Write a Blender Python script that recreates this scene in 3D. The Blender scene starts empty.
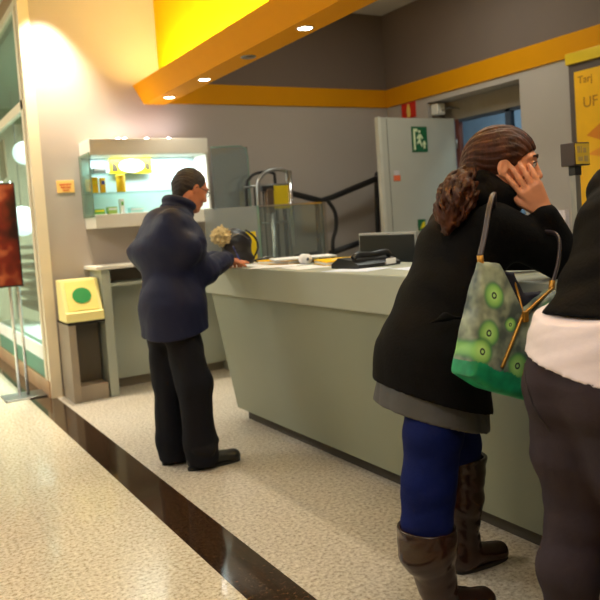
import bpy, bmesh, math, random
import numpy as np
from mathutils import Vector, Matrix
random.seed(4)
S = bpy.context.scene
COL = S.collection
S.view_settings.view_transform = 'Standard'
S.view_settings.look = 'None'
S.view_settings.gamma = 1.0
S.view_settings.use_curve_mapping = False
S.view_settings.exposure = 0.08
try:
    S.cycles.use_denoising = True
    S.cycles.max_bounces = 8
    S.cycles.transparent_max_bounces = 16
    S.cycles.sample_clamp_indirect = 4.0
    S.cycles.caustics_reflective = False
    S.cycles.caustics_refractive = False
except Exception:
    pass

# ------------------------------------------------------------------ camera
FPX, PX, PY, HC = 740.0, 300.0, 265.0, 1.38
def _n(a):
    a = np.array(a, float); return a / np.linalg.norm(a)
_Y = _n([-132 - PX, 251 - PY, FPX])
_h2 = np.array([868 - PX, 251 - 70 - PY, FPX])
_Z = _n(np.cross(_h2, _Y))
if _Z[1] > 0: _Z = -_Z
_X = np.cross(_Y, _Z)
_R = np.array([_X, _Y, _Z])
cam = bpy.data.objects.new('camera', bpy.data.cameras.new('camera'))
COL.objects.link(cam)
m = Matrix.Identity(4)
for i in range(3):
    m[i][0] = _R[i][0]; m[i][1] = -_R[i][1]; m[i][2] = -_R[i][2]
m[2][3] = HC
cam.matrix_world = m
cam.data.sensor_width = 36.0
cam.data.lens = 36.0 * FPX / 600.0
cam.data.shift_y = -(300 - PY) / 600.0
cam.data.clip_start = 0.05
S.camera = cam
cam.data.dof.use_dof = True; cam.data.dof.focus_distance = 2.7; cam.data.dof.aperture_fstop = 3.6

# ------------------------------------------------------------------ materials
def lin(c):
    r = []
    for v in c[:3]:
        v = v / 255.0
        r.append(v / 12.92 if v <= 0.04045 else ((v + 0.055) / 1.055) ** 2.4)
    return (r[0], r[1], r[2], 1.0)

MATS = {}
def mat(name, col, rough=0.6, metal=0.0, var=0.06, scale=6.0, bump=0.0, bscale=60.0, spec=0.5, emit=0.0, sheen=0.0, stretch=(1, 1, 1), coat=0.0):
    if name in MATS: return MATS[name]
    M = bpy.data.materials.new(name); M.use_nodes = True
    nt = M.node_tree; b = nt.nodes['Principled BSDF']
    b.inputs['Roughness'].default_value = rough
    b.inputs['Metallic'].default_value = metal
    b.inputs['Specular IOR Level'].default_value = spec
    if sheen: b.inputs['Sheen Weight'].default_value = sheen
    if coat: b.inputs['Coat Weight'].default_value = coat
    c = lin(col)
    tc = nt.nodes.new('ShaderNodeTexCoord'); mp = nt.nodes.new('ShaderNodeMapping')
    mp.inputs['Scale'].default_value = stretch
    nt.links.new(tc.outputs['Object'], mp.inputs[0])
    nz = nt.nodes.new('ShaderNodeTexNoise'); nz.inputs['Scale'].default_value = scale; nz.inputs['Detail'].default_value = 4
    nt.links.new(mp.outputs[0], nz.inputs['Vector'])
    rp = nt.nodes.new('ShaderNodeValToRGB')
    rp.color_ramp.elements[0].position = 0.3; rp.color_ramp.elements[1].position = 0.7
    rp.color_ramp.elements[0].color = tuple(max(0, v * (1 - var)) for v in c[:3]) + (1,)
    rp.color_ramp.elements[1].color = tuple(min(1, v * (1 + var)) for v in c[:3]) + (1,)
    nt.links.new(nz.outputs['Fac'], rp.inputs[0]); nt.links.new(rp.outputs[0], b.inputs['Base Color'])
    if emit:
        b.inputs['Emission Color'].default_value = c; b.inputs['Emission Strength'].default_value = emit
    if bump:
        n2 = nt.nodes.new('ShaderNodeTexNoise'); n2.inputs['Scale'].default_value = bscale; n2.inputs['Detail'].default_value = 5
        nt.links.new(mp.outputs[0], n2.inputs['Vector'])
        bp = nt.nodes.new('ShaderNodeBump'); bp.inputs['Strength'].default_value = bump; bp.inputs['Distance'].default_value = 0.01
        nt.links.new(n2.outputs['Fac'], bp.inputs['Height']); nt.links.new(bp.outputs[0], b.inputs['Normal'])
    MATS[name] = M
    return M

def glass(name, tint=(235, 245, 240), rough=0.02, refl=1.0, frost=0.0):
    if name in MATS: return MATS[name]
    M = bpy.data.materials.new(name); M.use_nodes = True
    nt = M.node_tree; nt.nodes.clear()
    o = nt.nodes.new('ShaderNodeOutputMaterial')
    t = nt.nodes.new('ShaderNodeBsdfTransparent'); t.inputs[0].default_value = lin(tint)
    g = nt.nodes.new('ShaderNodeBsdfGlossy'); g.inputs['Roughness'].default_value = rough
    f = nt.nodes.new('ShaderNodeFresnel')
    ge = nt.nodes.new('ShaderNodeNewGeometry'); io = nt.nodes.new('ShaderNodeMapRange')
    io.inputs[3].default_value = 1.5; io.inputs[4].default_value = 1 / 1.5
    nt.links.new(ge.outputs['Backfacing'], io.inputs[0]); nt.links.new(io.outputs[0], f.inputs[0])
    mx = nt.nodes.new('ShaderNodeMixShader')
    mu = nt.nodes.new('ShaderNodeMath'); mu.operation = 'MULTIPLY'; mu.inputs[1].default_value = refl
    mu.use_clamp = True
    nt.links.new(f.outputs[0], mu.inputs[0]); nt.links.new(mu.outputs[0], mx.inputs[0])
    src = t.outputs[0]
    if frost:
        d = nt.nodes.new('ShaderNodeBsdfDiffuse'); d.inputs[0].default_value = lin((200, 208, 212))
        m2 = nt.nodes.new('ShaderNodeMixShader'); m2.inputs[0].default_value = frost
        nt.links.new(t.outputs[0], m2.inputs[1]); nt.links.new(d.outputs[0], m2.inputs[2]); src = m2.outputs[0]
    nt.links.new(src, mx.inputs[1]); nt.links.new(g.outputs[0], mx.inputs[2])
    nt.links.new(mx.outputs[0], o.inputs[0])
    MATS[name] = M
    return M

def granite(name, base, dark, light, rough, tile=0.6, joint=0.86, coat=0.0):
    M = bpy.data.materials.new(name); M.use_nodes = True
    nt = M.node_tree; b = nt.nodes['Principled BSDF']
    tc = nt.nodes.new('ShaderNodeTexCoord')
    n1 = nt.nodes.new('ShaderNodeTexNoise'); n1.inputs['Scale'].default_value = 55; n1.inputs['Detail'].default_value = 6; n1.inputs['Roughness'].default_value = 0.7
    n2 = nt.nodes.new('ShaderNodeTexNoise'); n2.inputs['Scale'].default_value = 3; n2.inputs['Detail'].default_value = 4
    nt.links.new(tc.outputs['Object'], n1.inputs['Vector']); nt.links.new(tc.outputs['Object'], n2.inputs['Vector'])
    rp = nt.nodes.new('ShaderNodeValToRGB')
    e = rp.color_ramp.elements
    e[0].position = 0.34; e[0].color = lin(dark); e[1].position = 0.66; e[1].color = lin(light)
    k = e.new(0.49); k.color = lin(base)
    nt.links.new(n1.outputs['Fac'], rp.inputs[0])
    mm = nt.nodes.new('ShaderNodeMapRange'); mm.inputs[3].default_value = 0.9; mm.inputs[4].default_value = 1.08
    nt.links.new(n2.outputs['Fac'], mm.inputs[0])
    vm = nt.nodes.new('ShaderNodeVectorMath'); vm.operation = 'SCALE'
    nt.links.new(rp.outputs[0], vm.inputs[0]); nt.links.new(mm.outputs[0], vm.inputs['Scale'])
    last = vm.outputs[0]
    if tile:
        br = nt.nodes.new('ShaderNodeTexBrick'); br.offset = 0.0; br.inputs['Scale'].default_value = 1.0
        br.inputs['Brick Width'].default_value = tile; br.inputs['Row Height'].default_value = tile
        br.inputs['Mortar Size'].default_value = 0.0035; br.inputs['Mortar Smooth'].default_value = 0.2
        for q in ('Color1', 'Color2'): br.inputs[q].default_value = (1, 1, 1, 1)
        br.inputs['Mortar'].default_value = (joint, joint, joint, 1)
        nt.links.new(tc.outputs['Object'], br.inputs['Vector'])
        v2 = nt.nodes.new('ShaderNodeVectorMath'); v2.operation = 'MULTIPLY'
        nt.links.new(last, v2.inputs[0]); nt.links.new(br.outputs['Color'], v2.inputs[1]); last = v2.outputs[0]
    nt.links.new(last, b.inputs['Base Color'])
    b.inputs['Roughness'].default_value = rough
    b.inputs['Coat Weight'].default_value = coat; b.inputs['Coat Roughness'].default_value = 0.06
    return M

# ------------------------------------------------------------------ tagging and mesh helpers
def tag(o, label=None, cat=None, group=None, kind=None):
    if label: o['label'] = label
    if cat: o['category'] = cat
    if group: o['group'] = group
    if kind: o['kind'] = kind
    return o

def empty(name, loc, label, cat, rz=0.0, group=None):
    o = bpy.data.objects.new(name, None); COL.objects.link(o)
    o.location = loc; o.rotation_euler = (0, 0, rz); o.empty_display_size = 0.05
    return tag(o, label, cat, group)

class MB:
    def __init__(s): s.bm = bmesh.new(); s.mi = 0
    def _fin(s, faces):
        for f in faces: f.material_index = s.mi
    def box(s, lo, hi, bev=0.0, M=None):
        r = bmesh.ops.create_cube(s.bm, size=1.0); vs = r['verts']
        c = [(lo[i] + hi[i]) / 2 for i in range(3)]; d = [abs(hi[i] - lo[i]) for i in range(3)]
        for v in vs: v.co = Vector((v.co.x * d[0] + c[0], v.co.y * d[1] + c[1], v.co.z * d[2] + c[2]))
        fs = set(f for v in vs for f in v.link_faces)
        if bev > 0:
            es = set(e for v in vs for e in v.link_edges)
            rr = bmesh.ops.bevel(s.bm, geom=list(es) + list(vs), offset=min(bev, min(d) * 0.45), segments=3, affect='EDGES', profile=0.5)
            vs = list(set(rr['verts']) | set(v for v in vs if v.is_valid)); fs = set(f for v in vs for f in v.link_faces)
        if M is not None:
            for v in vs: v.co = M @ v.co
        s._fin(fs); return s
    def prism(s, pts, ax, a, b):
        # pts: 2-D polygon in the two other axes, extruded along ax between a and b
        def mk(p, t):
            q = list(p); q.insert(ax, t); return Vector(q)
        v0 = [s.bm.verts.new(mk(p, a)) for p in pts]; v1 = [s.bm.verts.new(mk(p, b)) for p in pts]
        n = len(pts); fs = [s.bm.faces.new(v0), s.bm.faces.new(list(reversed(v1)))]
        for i in range(n): fs.append(s.bm.faces.new([v0[i], v1[i], v1[(i + 1) % n], v0[(i + 1) % n]]))
        s._fin(fs); return s
    def tube(s, pts, r, n=12, close=False, flat=None, caps=True):
        pts = [Vector(p) for p in pts]; N = len(pts)
        rs = r if isinstance(r, (list, tuple)) else [r] * N
        rings = []; up = None
        for i, p in enumerate(pts):
            if close: t = pts[(i + 1) % N] - pts[i - 1]
            else: t = pts[min(i + 1, N - 1)] - pts[max(i - 1, 0)]
            t.normalize()
            if up is None: up = Vector((0, 0, 1)) if abs(t.z) < 0.9 else Vector((1, 0, 0))
            a = t.cross(up)
            if a.length < 1e-4: a = t.orthogonal()
            a.normalize(); bb = a.cross(t).normalized(); up = bb
            fl = flat or 1.0
            rings.append([s.bm.verts.new(p + a * math.cos(k * 2 * math.pi / n) * rs[i] + bb * math.sin(k * 2 * math.pi / n) * rs[i] * fl) for k in range(n)])
        fs = []
        for i in range(N if close else N - 1):
            A, B = rings[i], rings[(i + 1) % N]
            for k in range(n): fs.append(s.bm.faces.new([A[k], A[(k + 1) % n], B[(k + 1) % n], B[k]]))
        if not close and caps:
            fs.append(s.bm.faces.new(list(reversed(rings[0])))); fs.append(s.bm.faces.new(rings[-1]))
        for f in fs: f.smooth = True
        s._fin(fs); return s
    def cyl(s, a, b, r, n=20): return s.tube([a, b], r, n)
    def lathe(s, prof, c=(0, 0, 0), n=24):
        rings = []
        for (r, z) in prof:
            rings.append([s.bm.verts.new((c[0] + r * math.cos(k * 2 * math.pi / n), c[1] + r * math.sin(k * 2 * math.pi / n), c[2] + z)) for k in range(n)])
        fs = []
        for A, B in zip(rings, rings[1:]):
            for k in range(n): fs.append(s.bm.faces.new([A[k], A[(k + 1) % n], B[(k + 1) % n], B[k]]))
        fs.append(s.bm.faces.new(list(reversed(rings[0])))); fs.append(s.bm.faces.new(rings[-1]))
        for f in fs: f.smooth = True
        s._fin(fs); return s
    def ball(s, c, r, n=16, flat=(1, 1, 1)):
        rr = bmesh.ops.create_uvsphere(s.bm, u_segments=n, v_segments=max(6, n // 2), radius=r)
        for v in rr['verts']: v.co = Vector((v.co.x * flat[0] + c[0], v.co.y * flat[1] + c[1], v.co.z * flat[2] + c[2]))
        fs = set(f for v in rr['verts'] for f in v.link_faces)
        for f in fs: f.smooth = True
        s._fin(fs); return s
    def xf(s, M):
        for v in s.bm.verts: v.co = M @ v.co
        return s
    def build(s, name, mats, parent=None):
        if not isinstance(mats, (list, tuple)): mats = [mats]
        bmesh.ops.recalc_face_normals(s.bm, faces=s.bm.faces[:])
        me = bpy.data.meshes.new(name); s.bm.to_mesh(me); s.bm.free()
        for q in mats: me.materials.append(q)
        o = bpy.data.objects.new(name, me); COL.objects.link(o)
        if parent is not None:
            o.parent = parent
        return o

def rel(p, root): return tuple(p[i] - root.location[i] for i in range(3))
def chain(pts, n=8):
    # Catmull-Rom through pts
    P = [Vector(p) for p in pts]; out = []
    for i in range(len(P) - 1):
        p0 = P[max(i - 1, 0)]; p1 = P[i]; p2 = P[i + 1]; p3 = P[min(i + 2, len(P) - 1)]
        for k in range(n):
            t = k / n
            out.append(0.5 * ((2 * p1) + (p2 - p0) * t + (2 * p0 - 5 * p1 + 4 * p2 - p3) * t * t + (3 * p1 - p0 - 3 * p2 + p3) * t ** 3))
    out.append(P[-1]); return out

def text_mesh(name, body, size, matl, M, parent=None, depth=0.001):
    cu = bpy.data.curves.new(name, 'FONT'); cu.body = body; cu.size = size; cu.extrude = depth; cu.align_x = 'CENTER'; cu.align_y = 'CENTER'
    t = bpy.data.objects.new(name + '_tmp', cu); COL.objects.link(t)
    bpy.context.view_layer.update()
    me = bpy.data.meshes.new_from_object(t.evaluated_get(bpy.context.evaluated_depsgraph_get()))
    bpy.data.objects.remove(t)
    me.transform(M); me.materials.clear(); me.materials.append(matl)
    o = bpy.data.objects.new(name, me); COL.objects.link(o)
    if parent is not None: o.parent = parent
    return o
#FACING matrices: text plane -> plane x=const read from -x side ; plane y=const read from -y side
def plane_x(x, y, z):   # readable from -x : text right = -y , up = z
    return Matrix(((0, 0, -1, x), (-1, 0, 0, y), (0, 1, 0, z), (0, 0, 0, 1)))
def plane_y(x, y, z):   # readable from -y : text right = +x , up = z
    return Matrix(((1, 0, 0, x), (0, 0, -1, y), (0, 1, 0, z), (0, 0, 0, 1)))

# ------------------------------------------------------------------ implicit surfaces (smooth bodies, garments, hair)
class Field:
    def __init__(s, lo, hi, h):
        s.lo = np.array(lo, float); s.h = h
        s.n = np.ceil((np.array(hi, float) - s.lo) / h).astype(int) + 1
        s.F = np.full(s.n, 9.0, np.float32)
        s.ax = [s.lo[i] + h * np.arange(s.n[i]) for i in range(3)]
    def _win(s, lo, hi):
        a = np.clip(np.floor((np.array(lo) - s.lo) / s.h).astype(int), 0, s.n - 1)
        b = np.clip(np.ceil((np.array(hi) - s.lo) / s.h).astype(int) + 1, 1, s.n)
        if np.any(b <= a): return None, None
        sl = tuple(slice(a[i], b[i]) for i in range(3))
        g = [s.ax[i][sl[i]].astype(np.float32) for i in range(3)]
        return sl, (g[0][:, None, None], g[1][None, :, None], g[2][None, None, :])
    def _mix(s, sl, d, k, op):
        A = s.F[sl]
        if op == 'add':
            if k <= 0: s.F[sl] = np.minimum(A, d); return
            h = np.clip(0.5 + 0.5 * (A - d) / k, 0, 1)
            s.F[sl] = A + (d - A) * h - k * h * (1 - h)
        else:
            if k <= 0: s.F[sl] = np.maximum(A, -d); return
            h = np.clip(0.5 - 0.5 * (A + d) / k, 0, 1)
            s.F[sl] = A + (-d - A) * h + k * h * (1 - h)
    def cap(s, a, b, ra, rb=None, k=0.02, lat=None, w=1.0, op='add'):
        rb = ra if rb is None else rb
        a = np.array(a, float); b = np.array(b, float); R = max(ra, rb) * max(w, 1.0) + k + 3 * s.h
        sl, g = s._win(np.minimum(a, b) - R, np.maximum(a, b) + R)
        if sl is None: return s
        ab = b - a; L2 = float(ab @ ab) + 1e-12
        px, py, pz = g[0] - a[0], g[1] - a[1], g[2] - a[2]
        t = np.clip((px * ab[0] + py * ab[1] + pz * ab[2]) / L2, 0, 1)
        dx, dy, dz = px - t * ab[0], py - t * ab[1], pz - t * ab[2]
        if lat is not None:
            l = _n(lat); q = (dx * l[0] + dy * l[1] + dz * l[2]) * (1 - 1.0 / w)
            dx, dy, dz = dx - q * l[0], dy - q * l[1], dz - q * l[2]
        d = np.sqrt(dx * dx + dy * dy + dz * dz) - (ra + t * (rb - ra))
        s._mix(sl, d.astype(np.float32), k, op); return s
    def poly(s, pts, rs, k=0.02, **kw):
        for i in range(len(pts) - 1): s.cap(pts[i], pts[i + 1], rs[i], rs[i + 1], k, **kw)
        return s
    def ell(s, c, r, axes=None, k=0.02, op='add'):
        c = np.array(c, float); R = max(r) + k + 3 * s.h
        sl, g = s._win(c - R, c + R)
        if sl is None: return s
        if axes is None: axes = np.eye(3)
        p = [g[i] - c[i] for i in range(3)]
        q = [(p[0] * a[0] + p[1] * a[1] + p[2] * a[2]) for a in axes]
        k0 = np.sqrt((q[0] / r[0]) ** 2 + (q[1] / r[1]) ** 2 + (q[2] / r[2]) ** 2)
        d = (k0 - 1) * min(r) * (0.35 + 0.65 * 1) 
        s._mix(sl, d.astype(np.float32), k, op); return s
    def slab(s, poly, y0, th, r=.015, k=0.0):
        # rounded plate: polygon in x-z, half thickness th(z) about y0
        x = s.ax[0][:, None]; z = s.ax[2][None, :]
        d2 = np.full((len(s.ax[0]), len(s.ax[2])), 1e9); sg = np.ones_like(d2)
        n = len(poly)
        for i in range(n):
            ax_, az = poly[i]; bx_, bz = poly[(i + 1) % n]; ex, ez = bx_ - ax_, bz - az
            wx, wz = x - ax_, z - az; t = np.clip((wx * ex + wz * ez) / (ex * ex + ez * ez), 0, 1)
            d2 = np.minimum(d2, (wx - ex * t) ** 2 + (wz - ez * t) ** 2)
            c1 = (z >= az) & (z < bz) & (ex * wz > ez * wx) ; c2 = (z < az) & (z >= bz) & (ex * wz < ez * wx)
            sg = np.where(c1 | c2, -sg, sg)
        d2 = sg * np.sqrt(d2)
        if d2[len(s.ax[0]) // 2, len(s.ax[2]) // 2] > 0 and False: d2 = -d2
        T = th(s.ax[2])[None, None, :]
        a = d2[:, None, :] + r; b = np.abs(s.ax[1][None, :, None] - y0) - T + r
        d = np.sqrt(np.maximum(a, 0) ** 2 + np.maximum(b, 0) ** 2) - r + np.minimum(np.maximum(a, b), 0)
        s._mix((slice(None), slice(None), slice(None)), d.astype(np.float32), k, 'add'); return s
    def cut(s, p, nrm):   # keep the side where (x-p).n < 0
        nrm = _n(nrm); p = np.array(p, float)
        d = (s.ax[0][:, None, None] - p[0]) * nrm[0] + (s.ax[1][None, :, None] - p[1]) * nrm[1] + (s.ax[2][None, None, :] - p[2]) * nrm[2]
        s.F = np.maximum(s.F, d.astype(np.float32)); return s
    def folds(s, amp, seed=0, freq=(18, 18, 7), warp=1.6):
        rng = np.random.RandomState(seed); x, y, z = (s.ax[0][:, None, None], s.ax[1][None, :, None], s.ax[2][None, None, :])
        tot = 0
        for j in range(3):
            a = rng.uniform(-1, 1, 3); ph = rng.uniform(0, 6.28, 3); fr = np.array(freq) * (0.7 + 0.55 * j)
            wz = warp * np.sin(x * 5 + y * 4 + z * 6 + ph[0])
            u = x * fr[0] * a[0] + y * fr[1] * a[1] + z * fr[2] * (0.6 + abs(a[2])) * (1 if a[2] > 0 else -1) + ph[1] + wz
            tot = tot + (1 - 2 * np.abs(np.sin(u))) * amp / (1 + 0.6 * j)
        s.F = s.F + tot.astype(np.float32); return s
    def mesh(s, name, mats, parent=None, smooth=2, matfn=None):
        F = s.F; ins = F < 0
        w = np.argwhere(ins)
        if len(w) == 0: raise RuntimeError('empty field ' + name)
        a = np.maximum(w.min(0) - 2, 0); b = np.minimum(w.max(0) + 3, s.n)
        F = F[a[0]:b[0], a[1]:b[1], a[2]:b[2]].copy(); lo = s.lo + a * s.h
        F[0] = np.maximum(F[0], .001); F[-1] = np.maximum(F[-1], .001); F[:, 0] = np.maximum(F[:, 0], .001); F[:, -1] = np.maximum(F[:, -1], .001); F[:, :, 0] = np.maximum(F[:, :, 0], .001); F[:, :, -1] = np.maximum(F[:, :, -1], .001)
        ins = F < 0
        n = np.array(F.shape)
        c = np.zeros(n - 1, np.int8)
        for dx in (0, 1):
            for dy in (0, 1):
                for dz in (0, 1):
                    c += ins[dx:n[0] - 1 + dx, dy:n[1] - 1 + dy, dz:n[2] - 1 + dz]
        cells = np.argwhere((c > 0) & (c < 8))
        idx = np.full(n - 1, -1, np.int32); idx[tuple(cells.T)] = np.arange(len(cells))
        acc = np.zeros((len(cells), 3)); cnt = np.zeros(len(cells))
        for ax in range(3):
            o1, o2 = [i for i in range(3) if i != ax]
            for u in (0, 1):
                for v in (0, 1):
                    p = cells.copy(); p[:, o1] += u; p[:, o2] += v
                    q = p.copy(); q[:, ax] += 1
                    f0 = F[tuple(p.T)].astype(float); f1 = F[tuple(q.T)].astype(float)
                    mk = (f0 < 0) != (f1 < 0)
                    t = f0[mk] / (f0[mk] - f1[mk])
                    pp = p[mk].astype(float); pp[:, ax] += t
                    acc[mk] += pp; cnt[mk] += 1
        V = acc / cnt[:, None]
        quads = []
        for ax in range(3):
            o1, o2 = (ax + 1) % 3, (ax + 2) % 3
            s0 = [slice(None)] * 3; s1 = [slice(None)] * 3
            s0[ax] = slice(0, n[ax] - 1); s1[ax] = slice(1, n[ax])
            A = ins[tuple(s0)]; B = ins[tuple(s1)]
            for (mk, flip) in ((A & ~B, False), (~A & B, True)):
                p = np.argwhere(mk)
                ok = (p[:, o1] > 0) & (p[:, o2] > 0) & (p[:, o1] < n[o1] - 1) & (p[:, o2] < n[o2] - 1)
                p = p[ok]
                def cid(du, dv):
                    q = p.copy(); q[:, o1] += du; q[:, o2] += dv; return idx[tuple(q.T)]
                Q = np.stack([cid(-1, -1), cid(0, -1), cid(0, 0), cid(-1, 0)], 1)
                if flip: Q = Q[:, ::-1]
                quads.append(Q)
        Q = np.concatenate(quads)
        for _ in range(smooth):
            sm = np.zeros_like(V); ct = np.zeros(len(V))
            for i in range(4):
                a_, b_ = Q[:, i], Q[:, (i + 1) % 4]
                for j in range(3):
                    sm[:, j] += np.bincount(a_, V[b_, j], len(V)) + np.bincount(b_, V[a_, j], len(V))
                ct += np.bincount(a_, minlength=len(V)) + np.bincount(b_, minlength=len(V))
            V = V * 0.45 + 0.55 * sm / np.maximum(ct, 1)[:, None]
        V = lo + V * s.h
        if parent is not None: V = V - np.array(parent.location)
        me = bpy.data.meshes.new(name)
        me.vertices.add(len(V)); me.vertices.foreach_set('co', V.astype(np.float32).ravel())
        me.loops.add(len(Q) * 4); me.loops.foreach_set('vertex_index', Q.astype(np.int32).ravel())
        me.polygons.add(len(Q)); me.polygons.foreach_set('loop_start', np.arange(0, len(Q) * 4, 4, dtype=np.int32))
        me.polygons.foreach_set('loop_total', np.full(len(Q), 4, np.int32))
        if not isinstance(mats, (list, tuple)): mats = [mats]
        for q in mats: me.materials.append(q)
        if matfn is not None:
            W = V + (np.array(parent.location) if parent is not None else 0)
            cen = W[Q].mean(1); me.polygons.foreach_set('material_index', matfn(cen).astype(np.int32))
        me.polygons.foreach_set('use_smooth', np.ones(len(Q), bool))
        me.update(calc_edges=True); me.validate()
        o = bpy.data.objects.new(name, me); COL.objects.link(o)
        if parent is not None: o.parent = parent
        return o

def A3(*v): return np.array(v, float)

# ================================================================== THE ROOM
YB = 6.59; XR = 5.07; ZC = 3.55
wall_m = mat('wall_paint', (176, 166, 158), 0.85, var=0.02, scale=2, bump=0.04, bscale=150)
cream_m = mat('cream_paint', (205, 190, 160), 0.5, var=0.02)
orange_m = mat('orange_paint', (212, 142, 0), 0.7, var=0.02, spec=.15)
yellow_m = mat('yellow_paint', (250, 206, 0), 0.7, var=0.02, spec=.15)
ceil_m = mat('ceiling_paint', (205, 200, 190), 0.9, var=0.02)
def struct(name, mb, m, parent=None):
    o = mb.build(name, m, parent)
    if parent is None: o['kind'] = 'structure'
    return o
hall_g = granite('polished_granite', (212, 201, 176), (157, 141, 112), (238, 230, 210), 0.22, 0.6, 0.9, coat=0.3)
off_g = granite('worn_granite', (194, 184, 166), (134, 120, 100), (222, 215, 202), 0.38, 0.6, 0.92)
marb = granite('brown_marble', (46, 32, 22), (22, 15, 10), (84, 60, 40), 0.09, 0.6, 0.8)
struct('floor', MB().box((-5.0, -4.0, -0.08), (1.09, 13.0, 0)), hall_g)
struct('trim_1', MB().box((1.09, -4.0, -0.08), (1.295, 13.0, 0.0)), marb)
struct('floor_office', MB().box((1.295, -4.0, -0.08), (7.2, 6.9, 0)), off_g)
shop_floor = mat('shop_floor', (140, 150, 150), 0.3)
struct('floor_shop', MB().box((1.295, 6.9, -0.08), (7.2, 13.0, 0)), shop_floor)
struct('ceiling', MB().box((-5.0, -4.0, ZC), (7.2, 13.0, ZC + 0.1)), ceil_m)
taupe_m = mat('taupe_upper_wall', (112, 97, 88), 0.85, var=0.02, scale=2)  # darker taupe for the walls above the orange band
struct('wall_back', MB().box((1.32, YB, 0), (2.48, YB + 0.14, ZC)).box((2.48, YB, 0), (XR, YB + 0.14, 2.65)), wall_m)
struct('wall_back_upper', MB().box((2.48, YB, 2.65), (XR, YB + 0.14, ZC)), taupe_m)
# right wall with the recess
w = MB(); w.box((XR, 5.923, 0), (XR + 0.16, YB + 0.14, 2.65)).box((XR, -4.0, 0), (XR + 0.16, 4.68, 2.65)).box((XR, 4.68, 2.49), (XR + 0.16, 5.923, 2.65))
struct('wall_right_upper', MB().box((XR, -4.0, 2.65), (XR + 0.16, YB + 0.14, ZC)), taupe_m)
struct('wall_right', w, wall_m)
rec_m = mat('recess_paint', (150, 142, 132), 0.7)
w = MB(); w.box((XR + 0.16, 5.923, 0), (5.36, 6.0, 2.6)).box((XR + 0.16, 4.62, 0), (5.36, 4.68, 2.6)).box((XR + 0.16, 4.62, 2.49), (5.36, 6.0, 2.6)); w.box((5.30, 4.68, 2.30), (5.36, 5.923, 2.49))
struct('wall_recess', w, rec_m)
struct('wall_left', MB().box((-5.1, -4.0, 0), (-5.0, 13.0, ZC)), cream_m)
struct('wall_front', MB().box((-5.0, -4.1, 0), (7.2, -4.0, ZC)), cream_m)
struct('wall_far', MB().box((-5.0, 13.0, 0), (7.2, 13.1, ZC)), cream_m)
blue_m = mat('pale_blue_paint', (150, 172, 200), 0.8)
struct('wall_outer', MB().box((7.1, -4.0, 0), (7.2, 13.0, ZC)), blue_m)
struct('baseboard_back', MB().box((1.345, YB - 0.012, 0), (XR, YB, 0.09)), mat('skirting', (150, 140, 122), 0.5))
# recess door glazing and frame
fr_m = mat('brown_frame', (112, 62, 52), 0.5)
dk_m = mat('slate_mullion', (62, 76, 98), 0.5)
struct('window_2', MB().box((5.325, 4.72, 0.04), (5.335, 5.72, 2.28)), glass('clear_glass'))
struct('trim_2', MB().box((5.30, 5.72, 0), (5.35, 5.78, 2.30)), fr_m)
struct('trim_3', MB().box((5.30, 5.02, 0), (5.35, 5.09, 2.30)).box((5.30, 4.69, 0), (5.35, 4.72, 2.30)).box((5.30, 4.72, 2.27), (5.35, 5.72, 2.30)), dk_m)
# orange wall band
struct('trim_4', MB().box((2.47, YB - 0.018, 2.55), (XR - 0.018, YB, 2.74)).box((XR - 0.018, -4.0, 2.55), (XR, YB, 2.74)), orange_m)
# the yellow soffit beam with the cove behind it
pr = [(2.20, 2.70), (2.295, 2.54), (2.50, 2.54), (2.50, ZC), (2.46, ZC), (2.46, 2.60), (2.30, 2.60), (2.235, 2.70)]
bm_ = MB(); bm_.prism([(2.20, 2.705), (2.295, 2.54), (2.50, 2.54), (2.50, 2.62), (2.32, 2.62), (2.24, 2.705)], 1, -4.0, YB)
struct('ceiling_beam', bm_, orange_m)
struct('wall_bulkhead', MB().box((2.46, -4.0, 2.62), (2.50, YB, ZC)), yellow_m)
# ------------------------------------------------------------------ shop partition on the left
post_m = mat('cream_aluminium', (226, 212, 184), 0.35, var=0.02)
wood_m = mat('beige_plinth', (190, 150, 112), 0.4, var=0.08)
struct('trim_5', MB().box((1.255, YB - 0.02, 0), (1.345, YB + 0.06, ZC)), post_m)
struct('trim_6', MB().box((1.25, 6.68, 0.14), (1.30, 6.78, 3.37)).box((1.25, 9.40, 0.14), (1.30, 9.52, 3.37)).box((1.25, 12.2, 0.14), (1.30, 12.3, 3.37)), post_m)
struct('trim_7', MB().box((1.25, 6.65, 2.50), (1.30, 13, 2.58)).box((1.25, 6.65, 3.36), (1.30, 13, 3.42)), post_m)
struct('wall_shopfront', MB().box((1.25, 6.65, 3.42), (1.30, 13, ZC)), mat('shopfront_fascia', (168, 138, 104), 0.6))
struct('trim_8', MB().box((1.245, 6.61, 0), (1.305, 13, 0.14)), wood_m)
shopg = glass('shop_glass', (225, 240, 232), 0.03, .7)
struct('window_1', MB().box((1.272, 6.78, 0.14), (1.280, 9.40, 2.50)), shopg)
struct('window_3', MB().box((1.272, 6.78, 2.58), (1.280, 13, 3.36)), shopg)
struct('window_4', MB().box((1.272, 9.52, 0.14), (1.280, 12.2, 2.50)), shopg)
teal = mat('teal_film', (44, 128, 104), 0.35)
struct('trim_9', MB().box((1.262, 6.78, 0.14), (1.2715, 9.40, 0.29)).box((1.262, 9.52, 0.14), (1.2715, 12.2, 0.29)), teal)
struct('trim_10', MB().box((1.262, 6.78, 0.30), (1.2715, 9.40, 0.43)).box((1.262, 9.52, 0.30), (1.2715, 12.2, 0.43)), mat('white_film', (250, 252, 250), .35))
struct('wall_shop', MB().box((4.6, 6.73, 0), (4.7, 13, ZC)), mat('shop_wall', (200, 214, 226), 0.8))
struct('ceiling_shop', MB().box((1.31, 6.74, 3.30), (4.6, 13, 3.36)), mat('shop_ceiling', (92, 112, 84), 0.8))

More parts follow.
